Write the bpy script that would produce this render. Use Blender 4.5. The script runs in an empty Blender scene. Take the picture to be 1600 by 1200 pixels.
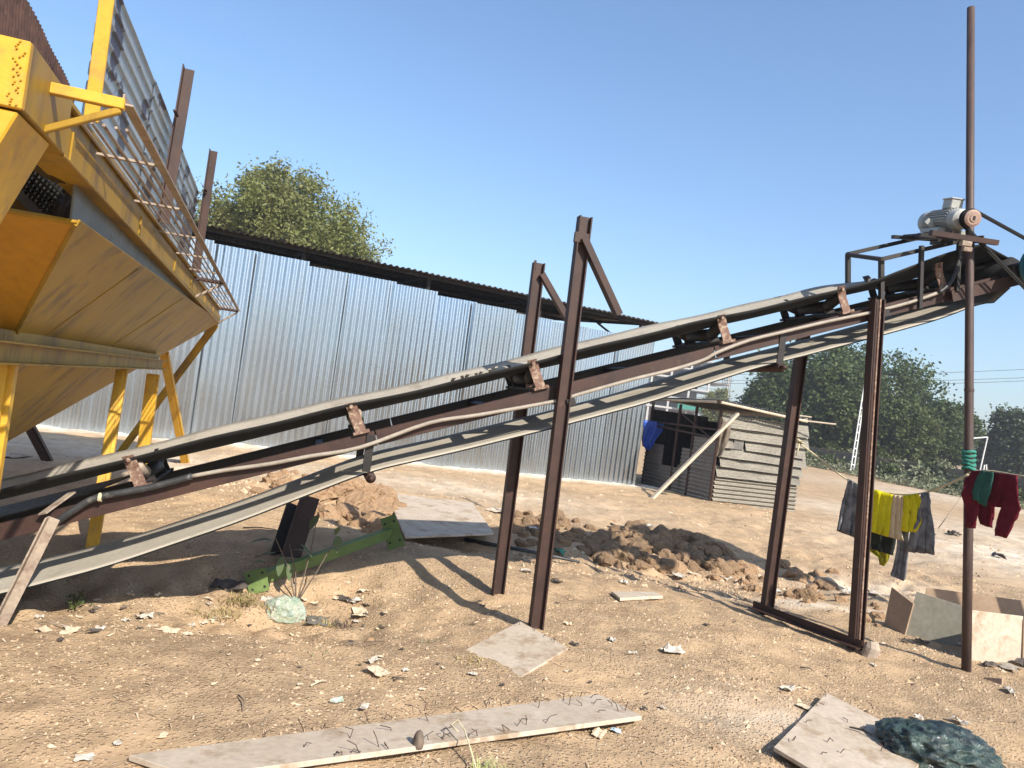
import bpy, math, random
import numpy as np
from mathutils import Vector, Matrix, noise as mnoise
R = random.Random(7)
sc = bpy.context.scene
col = sc.collection
rad = math.radians
V = Vector

# ------------------------------------------------------------------ camera
FPX, ROLL, PITCH, CAMH = 1200., rad(7.8), rad(1.2), 1.55
cam_d = bpy.data.cameras.new('camera')
cam_d.sensor_fit = 'HORIZONTAL'; cam_d.sensor_width = 36; cam_d.lens = 36 * FPX / 1600
cam_d.clip_end = 5000; cam_d.clip_start = .05
cam = bpy.data.objects.new('camera', cam_d); col.objects.link(cam)
cam.matrix_world = Matrix.Translation((0, 0, CAMH)) @ Matrix.Rotation(rad(90) + PITCH, 4, 'X') @ Matrix.Rotation(ROLL, 4, 'Z')
sc.camera = cam

def ray(u, v):
    dx, dy = u - 800, v - 600
    a = dx * math.cos(ROLL) + dy * math.sin(ROLL); b = dx * math.sin(ROLL) - dy * math.cos(ROLL)
    return a, FPX * math.cos(PITCH) - b * math.sin(PITCH), FPX * math.sin(PITCH) + b * math.cos(PITCH)
def G(u, v, z0=0.):                       # point on the level z0
    a, y, z = ray(u, v); t = (z0 - CAMH) / z; return V((a * t, y * t, z0))
def D(u, v, d):                           # point at depth d
    a, y, z = ray(u, v); t = d / y; return V((a * t, d, CAMH + z * t))
def PL(u, v, P, dr):                      # point on the vertical plane through P along dr
    a, y, z = ray(u, v); nx, ny = dr[1], -dr[0]
    t = (P[0] * nx + P[1] * ny) / (a * nx + y * ny); return V((a * t, y * t, CAMH + z * t))
def PN(u, v, P, n):                       # point on any plane
    r = V(ray(u, v)); o = V((0, 0, CAMH)); t = (V(P) - o).dot(n) / r.dot(n); return o + r * t

# ------------------------------------------------------------------ terrain height
def ns(x, y, s, o=0): return mnoise.noise(V((x * s, y * s, o)))
MOUNDS = [(-2.15, 9.6, .9, .6, .26), (1.8, 9.5, 1.3, .5, .10), (.35, 9.3, .7, .6, .06), (-.6, 7.3, 1.0, .7, .07), (3.0, 8.0, .5, .45, .04),
          (-3.7, 4.6, 1.0, .6, -.34), (-3.1, 8.4, .8, .5, .1), (4.6, 9.5, 1.6, .9, -.12), (5.6, 12.0, 2.0, 2.2, -.15), (2.9, 5.2, .5, .3, -.03), (-1.9, 5.4, 1.35, .8, -.24), (2.0, 9.4, 2.1, 1.6, -.25), (-1.1, 5.95, .95, .8, -.19), (-.2, 8.2, .8, .7, -.08)]
def hz(x, y):
    h = .05 * ns(x, y, .55) + .026 * ns(x, y, 1.9, 3) + .016 * ns(x, y, 5.5, 5) + .008 * ns(x, y, 13., 8)
    if y < 16: h += .012 * ns(x, y, 3.3, 9)
    for mx, my, sx, sy, a in MOUNDS:
        e = ((x - mx) / sx) ** 2 + ((y - my) / sy) ** 2
        if e < 9: h += a * math.exp(-e) * (1 + .35 * ns(x, y, 4.5, 2))
    if 8 < y < 19: h += max(0, 1 - abs(y - 12.5) / 5.) * (.05 * ns(x * .5, y, 1.4, 11) + .028 * abs(ns(x * .6, y, 4.2, 21)))
    return h - .0
def gz(p, up=0.): return V((p[0], p[1], hz(p[0], p[1]) + up))
def GG(u, v, up=0.):
    p = G(u, v, 0)
    for _ in range(4): p = G(u, v, hz(p[0], p[1]))
    return gz(p, up)

# ------------------------------------------------------------------ materials
def newmat(name):
    m = bpy.data.materials.new(name); m.use_nodes = True
    nt = m.node_tree; return m, nt, nt.nodes['Principled BSDF']
def N(nt, typ, **kw):
    n = nt.nodes.new(typ)
    for k, v in kw.items():
        if k in n.inputs: n.inputs[k].default_value = v
        else: setattr(n, k, v)
    return n
def lk(nt, a, b): nt.links.new(a, b)
def ramp(nt, fac, a, b, c0=(0, 0, 0, 1), c1=(1, 1, 1, 1)):
    r = N(nt, 'ShaderNodeValToRGB'); r.color_ramp.elements[0].position = a; r.color_ramp.elements[1].position = b
    r.color_ramp.elements[0].color = c0; r.color_ramp.elements[1].color = c1
    lk(nt, fac, r.inputs[0]); return r.outputs[0]
def mixc(nt, fac, a, b, mode='MIX'):
    n = N(nt, 'ShaderNodeMix', data_type='RGBA', blend_type=mode)
    for sock, val in ((n.inputs[0], fac), (n.inputs[6], a), (n.inputs[7], b)):
        if isinstance(val, (int, float)): sock.default_value = val
        elif isinstance(val, (tuple, list)): sock.default_value = (*val[:3], 1)
        else: lk(nt, val, sock)
    return n.outputs[2]
def coords(nt, scale=None, which='Object'):
    t = N(nt, 'ShaderNodeTexCoord'); o = t.outputs[which]
    if scale:
        mp = N(nt, 'ShaderNodeMapping'); mp.inputs['Scale'].default_value = scale; lk(nt, o, mp.inputs[0]); o = mp.outputs[0]
    return o
def noise(nt, vec, scale, detail=4, rough=.6):
    n = N(nt, 'ShaderNodeTexNoise', Scale=scale, Detail=detail, Roughness=rough)
    if vec is not None: lk(nt, vec, n.inputs['Vector'])
    return n.outputs['Fac']
def bump(nt, b, h, strength=.3, dist=.01):
    n = N(nt, 'ShaderNodeBump', Strength=strength, Distance=dist); lk(nt, h, n.inputs['Height']); lk(nt, n.outputs[0], b.inputs['Normal'])

def worn(name, c1, c2, c3=None, rough=.6, metal=0., s1=6., s2=30., stretch=(1, 1, 1), lo=.35, hi=.65, lo3=.55, hi3=.7, bmp=.25, spec=.4, chip=None):
    m, nt, b = newmat(name); co = coords(nt, stretch)
    f = ramp(nt, noise(nt, co, s1, 6), lo, hi)
    c = mixc(nt, f, c1, c2)
    n2 = noise(nt, co, s2, 5)
    if c3: c = mixc(nt, ramp(nt, noise(nt, co, s1 * 2.3, 8, .7), lo3, hi3), c, c3)
    if chip: c = mixc(nt, ramp(nt, noise(nt, coords(nt), 7., 9, .72), .655, .675), c, chip)
    v = N(nt, 'ShaderNodeHueSaturation'); mr = N(nt, 'ShaderNodeMapRange'); lk(nt, n2, mr.inputs[0])
    mr.inputs[3].default_value = .72; mr.inputs[4].default_value = 1.28; lk(nt, mr.outputs[0], v.inputs['Value']); lk(nt, c, v.inputs['Color'])
    lk(nt, v.outputs[0], b.inputs['Base Color'])
    rr = N(nt, 'ShaderNodeMapRange'); lk(nt, n2, rr.inputs[0]); rr.inputs[3].default_value = max(.05, rough - .15); rr.inputs[4].default_value = min(1, rough + .15)
    lk(nt, rr.outputs[0], b.inputs['Roughness']); b.inputs['Metallic'].default_value = metal; b.inputs['Specular IOR Level'].default_value = spec
    if bmp: bump(nt, b, n2, bmp, .004)
    return m
M = {}
M['steel'] = worn('rusty brown steel', (.027, .012, .0085), (.048, .021, .0135), (.11, .06, .04), .62, .0, 5, 40, lo3=.62, hi3=.75)
M['steel_dark'] = worn('dark oiled steel', (.010, .0085, .008), (.022, .016, .013), (.05, .03, .022), .6, 0, 6, 40, lo3=.64, hi3=.8)
M['bracket'] = worn('dusty red oxide bracket', (.12, .062, .044), (.18, .105, .075), (.32, .24, .17), .75, 0, 14, 50, lo3=.5, hi3=.62)
M['pole'] = worn('brown pole', (.045, .028, .023), (.072, .044, .036), (.12, .08, .06), .6, 0, 9, 40, stretch=(3, 3, .6), lo3=.6, hi3=.75)
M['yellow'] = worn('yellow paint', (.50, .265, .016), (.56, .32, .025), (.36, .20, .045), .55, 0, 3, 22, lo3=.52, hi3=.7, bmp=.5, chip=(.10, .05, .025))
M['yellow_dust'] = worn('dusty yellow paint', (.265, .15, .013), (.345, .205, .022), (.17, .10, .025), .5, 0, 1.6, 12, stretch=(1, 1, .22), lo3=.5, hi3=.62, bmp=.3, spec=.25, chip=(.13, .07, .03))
M['orange'] = worn('orange yellow paint', (.42, .20, .014), (.46, .23, .02), (.33, .15, .02), .6, 0, 2, 18, bmp=.2)
M['belt_top'] = worn('dust covered rubber', (.26, .233, .19), (.315, .283, .233), (.21, .18, .14), .9, 0, 2.5, 60, lo3=.55, hi3=.7, bmp=.2, spec=.1)
M['belt_pale'] = worn('pale dusty rubber', (.37, .33, .265), (.43, .385, .31), (.30, .26, .20), .9, 0, 2.5, 60, lo3=.55, hi3=.7, bmp=.2, spec=.1)
M['belt_black'] = worn('black rubber', (.008, .008, .008), (.014, .013, .012), (.03, .027, .023), .75, 0, 5, 40, lo3=.6, hi3=.8, spec=.25)
M['conduit'] = worn('dusty grey conduit', (.225, .19, .15), (.30, .26, .21), (.12, .10, .085), .6, 0, 7, 50, lo3=.58, hi3=.75)
M['conduit_dark'] = worn('black flexible hose', (.02, .021, .022), (.045, .045, .045), (.16, .14, .12), .5, 0, 6, 60, lo3=.55, hi3=.75)
M['dusty_steel'] = worn('dusty pale steel', (.27, .21, .16), (.35, .28, .21), (.15, .09, .065), .75, 0, 5, 40, lo3=.5, hi3=.7)
M['motor'] = worn('light grey motor paint', (.30, .30, .275), (.37, .37, .34), (.22, .20, .17), .45, 0, 12, 60, bmp=.1)
M['teal'] = worn('dark teal gearbox paint', (.03, .13, .17), (.045, .17, .21), (.08, .13, .13), .5, 0, 8, 40)
M['pulley'] = worn('tan pulley face', (.26, .17, .13), (.33, .22, .17), (.16, .1, .08), .6, 0, 20, 60)
M['grey_plate'] = worn('grey steel plate', (.13, .135, .12), (.18, .185, .165), (.10, .085, .06), .5, .2, 3, 25)
M['wood'] = worn('sun bleached timber', (.42, .34, .25), (.50, .42, .32), (.30, .23, .16), .85, 0, 6, 40, stretch=(1, 1, 1))
M['ply'] = worn('cement stained plywood', (.40, .325, .245), (.47, .395, .31), (.27, .19, .12), .85, 0, 2.2, 30, lo3=.5, hi3=.66, spec=.15)
M['ply_brown'] = worn('bare brown plywood', (.30, .205, .135), (.36, .26, .18), (.25, .22, .17), .85, 0, 3, 30, spec=.15)
M['ply_grey'] = worn('grey weathered plywood', (.20, .185, .145), (.26, .245, .20), (.30, .25, .18), .85, 0, 4, 30, spec=.15)
M['nail'] = worn('rusty nail', (.05, .03, .025), (.10, .06, .045), None, .6, .3)
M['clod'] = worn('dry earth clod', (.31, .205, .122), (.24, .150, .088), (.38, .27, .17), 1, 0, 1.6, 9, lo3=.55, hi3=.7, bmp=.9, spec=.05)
M['clod_shaded'] = worn('shade darkened earth clod', (.225, .15, .09), (.165, .108, .065), (.30, .21, .13), 1, 0, 1.6, 9, lo3=.58, hi3=.74, bmp=.9, spec=.05)  # darker copy of clod, the heap's shade is put into its colour
M['white'] = worn('white painted post', (.55, .55, .53), (.62, .62, .6), (.4, .38, .34), .7)
M['paper'] = worn('dirty white scrap', (.36, .32, .265), (.46, .42, .36), (.30, .23, .165), .8, 0, 20, 60, bmp=0)
M['scrap_tan'] = worn('tan scrap', (.52, .41, .27), (.60, .49, .35), (.36, .26, .17), .85, 0, 20, 60, bmp=0)
M['scrap_dark'] = worn('dark scrap', (.04, .033, .03), (.09, .07, .055), None, .7, 0, 20, 60, bmp=0)
M['scrap_blue'] = worn('blue scrap', (.25, .42, .55), (.45, .55, .6), None, .6, 0, 20, 60, bmp=0)
M['concrete'] = worn('concrete', (.34, .33, .31), (.42, .41, .39), None, .9, 0, 1, 5)
M['mud_wall'] = worn('stained compound wall', (.15, .115, .075), (.21, .155, .10), (.34, .26, .19), .95, 0, .35, 3, lo3=.58, hi3=.72)
M['black_void'] = worn('shade black sheet', (.012, .012, .012), (.02, .018, .016), None, .8)  # near-black colour stands in for the shade inside openings and holes
M['tarp'] = worn('blue tarpaulin', (.01, .05, .30), (.015, .07, .38), None, .45, 0, 8, 30)
M['bark'] = worn('bark', (.10, .075, .055), (.16, .12, .09), None, .95, 0, 6, 30)
M['green_paint'] = worn('lime green paint', (.085, .135, .035), (.125, .18, .05), (.10, .075, .045), .6, 0, 6, 40, lo3=.60, hi3=.68)
M['teal_cloth'] = worn('teal cloth', (.02, .15, .11), (.035, .2, .15), None, .9, 0, 20, 90)
def cloth(name, c, c2): return worn(name, c, c2, None, .95, 0, 12, 90, bmp=.2, spec=.1)
M['yellow_cloth'] = cloth('yellow cloth', (.52, .46, .008), (.60, .54, .02))
M['maroon'] = cloth('maroon knit', (.075, .007, .014), (.11, .011, .02))
M['green_cloth'] = cloth('dark green cloth', (.02, .07, .055), (.03, .10, .08))
M['beige_cloth'] = cloth('beige cloth', (.46, .36, .22), (.55, .44, .29))
M['denim'] = cloth('faded grey denim', (.085, .09, .10), (.22, .225, .235))
M['dark_cloth'] = cloth('black cloth', (.012, .014, .013), (.03, .035, .03))
M['olive_cloth'] = cloth('olive yellow cloth', (.16, .15, .01), (.30, .27, .02))
M['brown_cloth'] = cloth('dusty brown cloth', (.10, .08, .06), (.17, .135, .10))
M['rope'] = worn('pale rope', (.42, .36, .22), (.52, .46, .3), None, .9, 0, 40, 100)
M['wire'] = worn('dark wire', (.10, .11, .12), (.12, .13, .14), None, .6)

def galv(name, base, base2, rough=.36, metal=.96, rust=None, rust_lo=.6, rust_hi=.64, rscale=1.6, stain=(.30, .27, .22), stain_amt=.35, strc=(1, 1, .25)):
    m, nt, b = newmat(name); co = coords(nt)
    sp = N(nt, 'ShaderNodeTexVoronoi', Scale=38.); lk(nt, co, sp.inputs['Vector'])
    g = N(nt, 'ShaderNodeSeparateColor'); lk(nt, sp.outputs['Color'], g.inputs[0])
    c = mixc(nt, g.outputs[0], base, base2)
    co2 = coords(nt, strc)
    st = ramp(nt, noise(nt, co2, 2.2, 7, .65), .45, .75)
    mm = N(nt, 'ShaderNodeMath', operation='MULTIPLY'); lk(nt, st, mm.inputs[0]); mm.inputs[1].default_value = stain_amt
    c = mixc(nt, mm.outputs[0], c, stain)
    mt = N(nt, 'ShaderNodeMath', operation='SUBTRACT'); mt.inputs[0].default_value = metal
    if rust:
        rf = ramp(nt, noise(nt, co, rscale, 5, .55), rust_lo, rust_hi)
        c = mixc(nt, rf, c, rust)
        ml = N(nt, 'ShaderNodeMath', operation='MULTIPLY'); lk(nt, rf, ml.inputs[0]); ml.inputs[1].default_value = metal; lk(nt, ml.outputs[0], mt.inputs[1])
    else:
        ml = N(nt, 'ShaderNodeMath', operation='MULTIPLY'); lk(nt, mm.outputs[0], ml.inputs[0]); ml.inputs[1].default_value = metal * .8; lk(nt, ml.outputs[0], mt.inputs[1])
    lk(nt, mt.outputs[0], b.inputs['Metallic']); lk(nt, c, b.inputs['Base Color'])
    rr = N(nt, 'ShaderNodeMapRange'); lk(nt, noise(nt, co2, 5, 5), rr.inputs[0]); rr.inputs[3].default_value = rough - .12; rr.inputs[4].default_value = rough + .16
    lk(nt, rr.outputs[0], b.inputs['Roughness'])
    bump(nt, b, noise(nt, coords(nt, (1, 1, .3)), 7, 2), .02, .01)
    return m
M['galv'] = galv('galvanised sheet', (.40, .46, .525), (.445, .505, .57), .19, stain_amt=.12)
M['galv_old'] = galv('weathered pale sheet', (.165, .148, .118), (.235, .212, .168), .5, .35, None, stain=(.075, .06, .042), stain_amt=.55, strc=(.5, .5, 1.4))
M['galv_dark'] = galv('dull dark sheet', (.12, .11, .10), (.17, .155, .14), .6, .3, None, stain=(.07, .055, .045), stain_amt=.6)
M['galv_rust'] = galv('patchy rusted sheet', (.27, .285, .275), (.33, .345, .335), .42, .35, (.045, .023, .019), .54, .56, 3.2)
M['rust_sheet'] = worn('fully rusted sheet', (.045, .022, .017), (.085, .042, .030), (.13, .085, .06), .8, 0, 8, 60, lo3=.6, hi3=.7)
M['roof_dark'] = galv('dull roof sheet', (.16, .155, .15), (.22, .21, .2), .6, .4, (.06, .04, .03), .6, .7, 2)

def leafmat(name, c1, c2, c3, trans=.3):
    m, nt, b = newmat(name); ge = N(nt, 'ShaderNodeNewGeometry')
    c = ramp(nt, ge.outputs['Random Per Island'], 0, 1, (*c1, 1), (*c2, 1))
    c = mixc(nt, ramp(nt, noise(nt, coords(nt), .55, 3), .42, .62), c, c3)
    lk(nt, c, b.inputs['Base Color']); b.inputs['Roughness'].default_value = .55; b.inputs['Specular IOR Level'].default_value = .3
    tr = N(nt, 'ShaderNodeBsdfTranslucent'); lk(nt, c, tr.inputs[0]); mx = N(nt, 'ShaderNodeMixShader'); mx.inputs[0].default_value = trans
    out = nt.nodes['Material Output']; lk(nt, b.outputs[0], mx.inputs[1]); lk(nt, tr.outputs[0], mx.inputs[2]); lk(nt, mx.outputs[0], out.inputs[0]); return m
M['leaf_light'] = leafmat('olive green leaves', (.13, .155, .045), (.25, .265, .09), (.20, .20, .075), .4)
M['leaf_dark'] = leafmat('dark green leaves', (.035, .058, .018), (.105, .14, .045), (.065, .095, .028), .3)
M['leaf_mid'] = leafmat('mid green leaves', (.045, .065, .018), (.10, .125, .04), (.075, .09, .025), .3)
M['leaf_far'] = leafmat('far green leaves', (.05, .07, .04), (.09, .115, .065), (.06, .085, .045), .25)
M['leaf_grey'] = leafmat('grey green leaves', (.15, .17, .09), (.25, .26, .16), (.20, .19, .11), .3)
M['leaf_big'] = leafmat('broad green leaves', (.06, .09, .035), (.11, .15, .06), (.08, .10, .05), .25)
M['leaf_dry'] = leafmat('dry grass', (.34, .25, .10), (.50, .40, .2), (.26, .22, .09), .2)
M['leaf_fresh'] = leafmat('pale fresh grass', (.42, .45, .16), (.55, .55, .3), (.36, .42, .12), .3)

def dirtmat():
    m, nt, b = newmat('dry dirt'); co = coords(nt)
    big = ramp(nt, noise(nt, co, .8, 5, .6), .35, .65)
    c = mixc(nt, big, (.385, .270, .165), (.318, .218, .130))
    mid = ramp(nt, noise(nt, co, 5, 7, .68), .38, .68); c = mixc(nt, mid, c, (.455, .325, .20))
    fine = noise(nt, co, 55, 6, .75)
    v = N(nt, 'ShaderNodeHueSaturation'); mr = N(nt, 'ShaderNodeMapRange'); lk(nt, fine, mr.inputs[0])
    mr.inputs[1].default_value = .3; mr.inputs[2].default_value = .7; mr.inputs[3].default_value = .76; mr.inputs[4].default_value = 1.2
    lk(nt, mr.outputs[0], v.inputs['Value']); lk(nt, c, v.inputs['Color']); c = v.outputs[0]
    pk = ramp(nt, noise(nt, co, 1.25, 4, .55), .46, .60)
    c = mixc(nt, pk, c, mixc(nt, noise(nt, co, 9, 5, .6), (.36, .245, .143), (.47, .33, .20)))
    dk = ramp(nt, noise(nt, coords(nt, (1, 1.7, 1)), .55, 6, .65), .56, .70); dkm = N(nt, 'ShaderNodeMath', operation='MULTIPLY'); lk(nt, dk, dkm.inputs[0]); dkm.inputs[1].default_value = .55
    c = mixc(nt, dkm.outputs[0], c, (.265, .175, .098))
    # pale chips
    vo = N(nt, 'ShaderNodeTexVoronoi', Scale=46.); lk(nt, co, vo.inputs['Vector'])
    sp = N(nt, 'ShaderNodeSeparateColor'); lk(nt, vo.outputs['Color'], sp.inputs[0])
    pick = ramp(nt, sp.outputs[0], .92, .94); dd = ramp(nt, vo.outputs['Distance'], .25, .42, (1, 1, 1, 1), (0, 0, 0, 1))
    mu = N(nt, 'ShaderNodeMath', operation='MULTIPLY'); lk(nt, pick, mu.inputs[0]); lk(nt, dd, mu.inputs[1])
    mu2 = N(nt, 'ShaderNodeMath', operation='MULTIPLY'); lk(nt, mu.outputs[0], mu2.inputs[0]); mu2.inputs[1].default_value = .6
    c = mixc(nt, mu2.outputs[0], c, (.60, .50, .37))
    pick2 = ramp(nt, sp.outputs[1], .90, .92)
    mu3 = N(nt, 'ShaderNodeMath', operation='MULTIPLY'); lk(nt, pick2, mu3.inputs[0]); lk(nt, dd, mu3.inputs[1])
    mu4 = N(nt, 'ShaderNodeMath', operation='MULTIPLY'); lk(nt, mu3.outputs[0], mu4.inputs[0]); mu4.inputs[1].default_value = .6
    c = mixc(nt, mu4.outputs[0], c, (.17, .115, .07))
    at = N(nt, 'ShaderNodeAttribute', attribute_name='pale')
    an = N(nt, 'ShaderNodeMath', operation='MULTIPLY'); lk(nt, at.outputs['Fac'], an.inputs[0]); lk(nt, ramp(nt, noise(nt, co, 3, 7, .7), .25, .6), an.inputs[1])
    c = mixc(nt, an.outputs[0], c, (.70, .63, .52))
    lk(nt, c, b.inputs['Base Color']); b.inputs['Roughness'].default_value = 1; b.inputs['Specular IOR Level'].default_value = .05
    ad = N(nt, 'ShaderNodeMath', operation='ADD'); lk(nt, fine, ad.inputs[0]); lk(nt, noise(nt, co, 16, 6, .7), ad.inputs[1])
    ad2 = N(nt, 'ShaderNodeMath', operation='ADD'); lk(nt, ad.outputs[0], ad2.inputs[0]); lk(nt, dd, ad2.inputs[1])
    inv = N(nt, 'ShaderNodeMapRange'); lk(nt, pk, inv.inputs[0]); inv.inputs[3].default_value = 1; inv.inputs[4].default_value = .3; am = N(nt, 'ShaderNodeMath', operation='MULTIPLY'); lk(nt, ad2.outputs[0], am.inputs[0]); lk(nt, inv.outputs[0], am.inputs[1]); ad2 = am
    bump(nt, b, ad2.outputs[0], .75, .016)
    return m
M['dirt'] = dirtmat()
def gravelmat():
    m, nt, b = newmat('gravel chips'); ge = N(nt, 'ShaderNodeNewGeometry')
    r = N(nt, 'ShaderNodeValToRGB'); lk(nt, ge.outputs['Random Per Island'], r.inputs[0])
    e = r.color_ramp.elements; e[0].position = 0; e[0].color = (.20, .13, .08, 1); e[1].position = 1; e[1].color = (.47, .38, .27, 1)
    a = e.new(.3); a.color = (.38, .26, .16, 1); a = e.new(.7); a.color = (.48, .35, .23, 1)
    lk(nt, r.outputs[0], b.inputs['Base Color']); b.inputs['Roughness'].default_value = .95; b.inputs['Specular IOR Level'].default_value = .1; return m
M['gravel'] = gravelmat()
def plasticmat(name, c1, c2, rough, tr=0., s=9.):
    m, nt, b = newmat(name); co = coords(nt)
    c = mixc(nt, ramp(nt, noise(nt, co, s, 6, .65), .4, .62), c1, c2); lk(nt, c, b.inputs['Base Color'])
    b.inputs['Roughness'].default_value = rough; b.inputs['Transmission Weight'].default_value = tr; b.inputs['Coat Weight'].default_value = .3
    bump(nt, b, noise(nt, co, s * 2.5, 5, .7), .9, .02); return m
M['bag_dark'] = plasticmat('dark green polythene', (.008, .014, .013), (.05, .08, .065), .13, 0., 11.)
M['bag_clear'] = plasticmat('clear green polythene', (.40, .55, .40), (.72, .78, .68), .2, .0, 16)
M['bag_clear'].node_tree.nodes['Principled BSDF'].inputs['Alpha'].default_value = .5
M['aggregate'] = worn('black stone aggregate', (.015, .014, .013), (.05, .047, .043), (.16, .155, .15), .7, 0, 40, 120, lo3=.6, hi3=.68, bmp=1)

# ------------------------------------------------------------------ mesh helpers
def setp(o, label=None, cat=None, group=None, kind=None):
    if label: o['label'] = label
    if cat: o['category'] = cat
    if group: o['group'] = group
    if kind: o['kind'] = kind
    return o
def thing(name, label, cat, loc=(0, 0, 0), group=None):
    o = bpy.data.objects.new(name, None); col.objects.link(o); o.location = loc; o.empty_display_size = .1
    return setp(o, label, cat, group)
def origin(o):
    p = V((0, 0, 0))
    while o is not None: p += o.location; o = o.parent
    return p
def frame(d, up=V((0, 0, 1))):
    d = d.normalized(); s = d.cross(up)
    if s.length < 1e-4: s = d.cross(V((1, 0, 0)))
    s.normalize(); return d, s, s.cross(d).normalized()
class MB:
    def __init__(s): s.v = []; s.f = []; s.mi = []
    def add(s, vs, fs, mi=0):
        n = len(s.v); s.v += [tuple(p) for p in vs]; s.f += [tuple(i + n for i in f) for f in fs]; s.mi += [mi] * len(fs); return s
    def hexa(s, a, b, mi=0):                # two quads (4 points each)
        return s.add(list(a) + list(b), [(3, 2, 1, 0), (4, 5, 6, 7), (0, 1, 5, 4), (1, 2, 6, 5), (2, 3, 7, 6), (3, 0, 4, 7)], mi)
    def box(s, c, d, rot=None):
        c = V(c); q = rot or Matrix.Identity(3); x, y, z = [i / 2 for i in d]
        P = [c + q @ V(p) for p in ((-x, -y, -z), (x, -y, -z), (x, y, -z), (-x, y, -z), (-x, -y, z), (x, -y, z), (x, y, z), (-x, y, z))]
        return s.hexa(P[:4], P[4:])
    def prism(s, poly, vec, mi=0):
        n = len(poly); vec = V(vec); a = [V(p) for p in poly]; b = [p + vec for p in a]
        return s.add(a + b, [tuple(range(n))[::-1], tuple(range(n, 2 * n))] + [(i, (i + 1) % n, n + (i + 1) % n, n + i) for i in range(n)], mi)
    def sweep(s, prof, p0, p1, up=V((0, 0, 1)), mi=0):     # profile (side, up) from p0 to p1
        p0 = V(p0); p1 = V(p1); d, sd, u = frame(p1 - p0, V(up)); return s.prism([p0 + sd * a + u * b for a, b in prof], p1 - p0, mi)
    def bar(s, p0, p1, w, h, up=V((0, 0, 1)), mi=0):
        return s.sweep([(-w / 2, -h / 2), (w / 2, -h / 2), (w / 2, h / 2), (-w / 2, h / 2)], p0, p1, up, mi)
    def angle(s, p0, p1, w, t=.008, up=V((0, 0, 1)), flip=1):
        return s.sweep([(0, 0), (flip * w, 0), (flip * w, t), (flip * t, t), (flip * t, w), (0, w)], p0, p1, up)
    def channel(s, p0, p1, h, w, t=.008, up=V((0, 0, 1)), flip=1):     # web at side 0, flanges to flip side, top at 0
        return s.sweep([(0, 0), (flip * w, 0), (flip * w, -t), (flip * t, -t), (flip * t, -h + t), (flip * w, -h + t), (flip * w, -h), (0, -h)], p0, p1, up)
    def ibeam(s, p0, p1, h, w, t=.009, up=V((0, 0, 1))):               # flanges along side
        a, b = w / 2, h / 2
        return s.sweep([(-a, -b), (a, -b), (a, -b + t), (t / 2, -b + t), (t / 2, b - t), (a, b - t), (a, b), (-a, b), (-a, b - t), (-t / 2, b - t), (-t / 2, -b + t), (-a, -b + t)], p0, p1, up)
    def tube(s, pts, r, n=8, cap=True, mi=0):
        pts = [V(p) for p in pts]; rs = r if isinstance(r, (list, tuple)) else [r] * len(pts); base = len(s.v); up = V((0, 0, 1)); vs = []; fs = []
        prev = None
        for i, p in enumerate(pts):
            d = (pts[min(i + 1, len(pts) - 1)] - pts[max(i - 1, 0)])
            d, sd, u = frame(d, up if prev is None else prev); prev = u
            for k in range(n):
                a = 2 * math.pi * k / n; vs.append(p + sd * math.cos(a) * rs[i] + u * math.sin(a) * rs[i])
        for i in range(len(pts) - 1):
            for k in range(n): fs.append((i * n + k, i * n + (k + 1) % n, (i + 1) * n + (k + 1) % n, (i + 1) * n + k))
        if cap: fs += [tuple(range(n))[::-1], tuple(range((len(pts) - 1) * n, len(pts) * n))]
        return s.add(vs, fs, mi)
    def cyl(s, p0, p1, r, n=16, mi=0): return s.tube([p0, p1], r, n, True, mi)
    def build(s, name, mat, parent=None, smooth=False, bevel=0.):
        o_ = origin(parent) if parent is not None else V((0, 0, 0))
        if parent is None and s.v:
            a = np.array(s.v); o_ = V((float(a[:, 0].mean()), float(a[:, 1].mean()), float(a[:, 2].min())))
        me = bpy.data.meshes.new(name); me.from_pydata([tuple(V(p) - o_) for p in s.v], [], s.f)
        for m in (mat if isinstance(mat, (list, tuple)) else [mat]): m and me.materials.append(m)
        if len(me.materials) > 1: me.polygons.foreach_set('material_index', s.mi)
        me.validate(); me.update()
        import bmesh
        bm = bmesh.new(); bm.from_mesh(me); bmesh.ops.recalc_face_normals(bm, faces=bm.faces)
        if bevel: bmesh.ops.bevel(bm, geom=bm.edges[:], offset=bevel, segments=1, affect='EDGES', clamp_overlap=True)
        bm.to_mesh(me); bm.free()
        if smooth: me.polygons.foreach_set('use_smooth', [True] * len(me.polygons))
        o = bpy.data.objects.new(name, me); col.objects.link(o)
        if parent is not None: o.parent = parent
        else: o.location = o_
        return o
def grid_mesh(name, P, mat, parent=None, smooth=True, thick=0.):
    """P: array rows x cols x 3 in world space -> sheet (with thickness if asked)"""
    P = np.asarray(P, float); r, c, _ = P.shape
    mb = MB(); idx = lambda i, j: i * c + j
    vs = P.reshape(-1, 3).tolist(); fs = [(idx(i, j), idx(i, j + 1), idx(i + 1, j + 1), idx(i + 1, j)) for i in range(r - 1) for j in range(c - 1)]
    if thick:
        n = np.cross(np.gradient(P, axis=0), np.gradient(P, axis=1)); n /= np.linalg.norm(n, axis=2, keepdims=True) + 1e-9
        Q = (P + n * thick).reshape(-1, 3).tolist(); k = r * c; vs += Q; fs += [tuple(q + k for q in f[::-1]) for f in fs]
        ring = [idx(0, j) for j in range(c)] + [idx(i, c - 1) for i in range(1, r)] + [idx(r - 1, j) for j in range(c - 2, -1, -1)] + [idx(i, 0) for i in range(r - 2, 0, -1)]
        fs += [(ring[i], ring[(i + 1) % len(ring)], ring[(i + 1) % len(ring)] + k, ring[i] + k) for i in range(len(ring))]
    mb.add(vs, fs); return mb.build(name, mat, parent, smooth)
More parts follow.
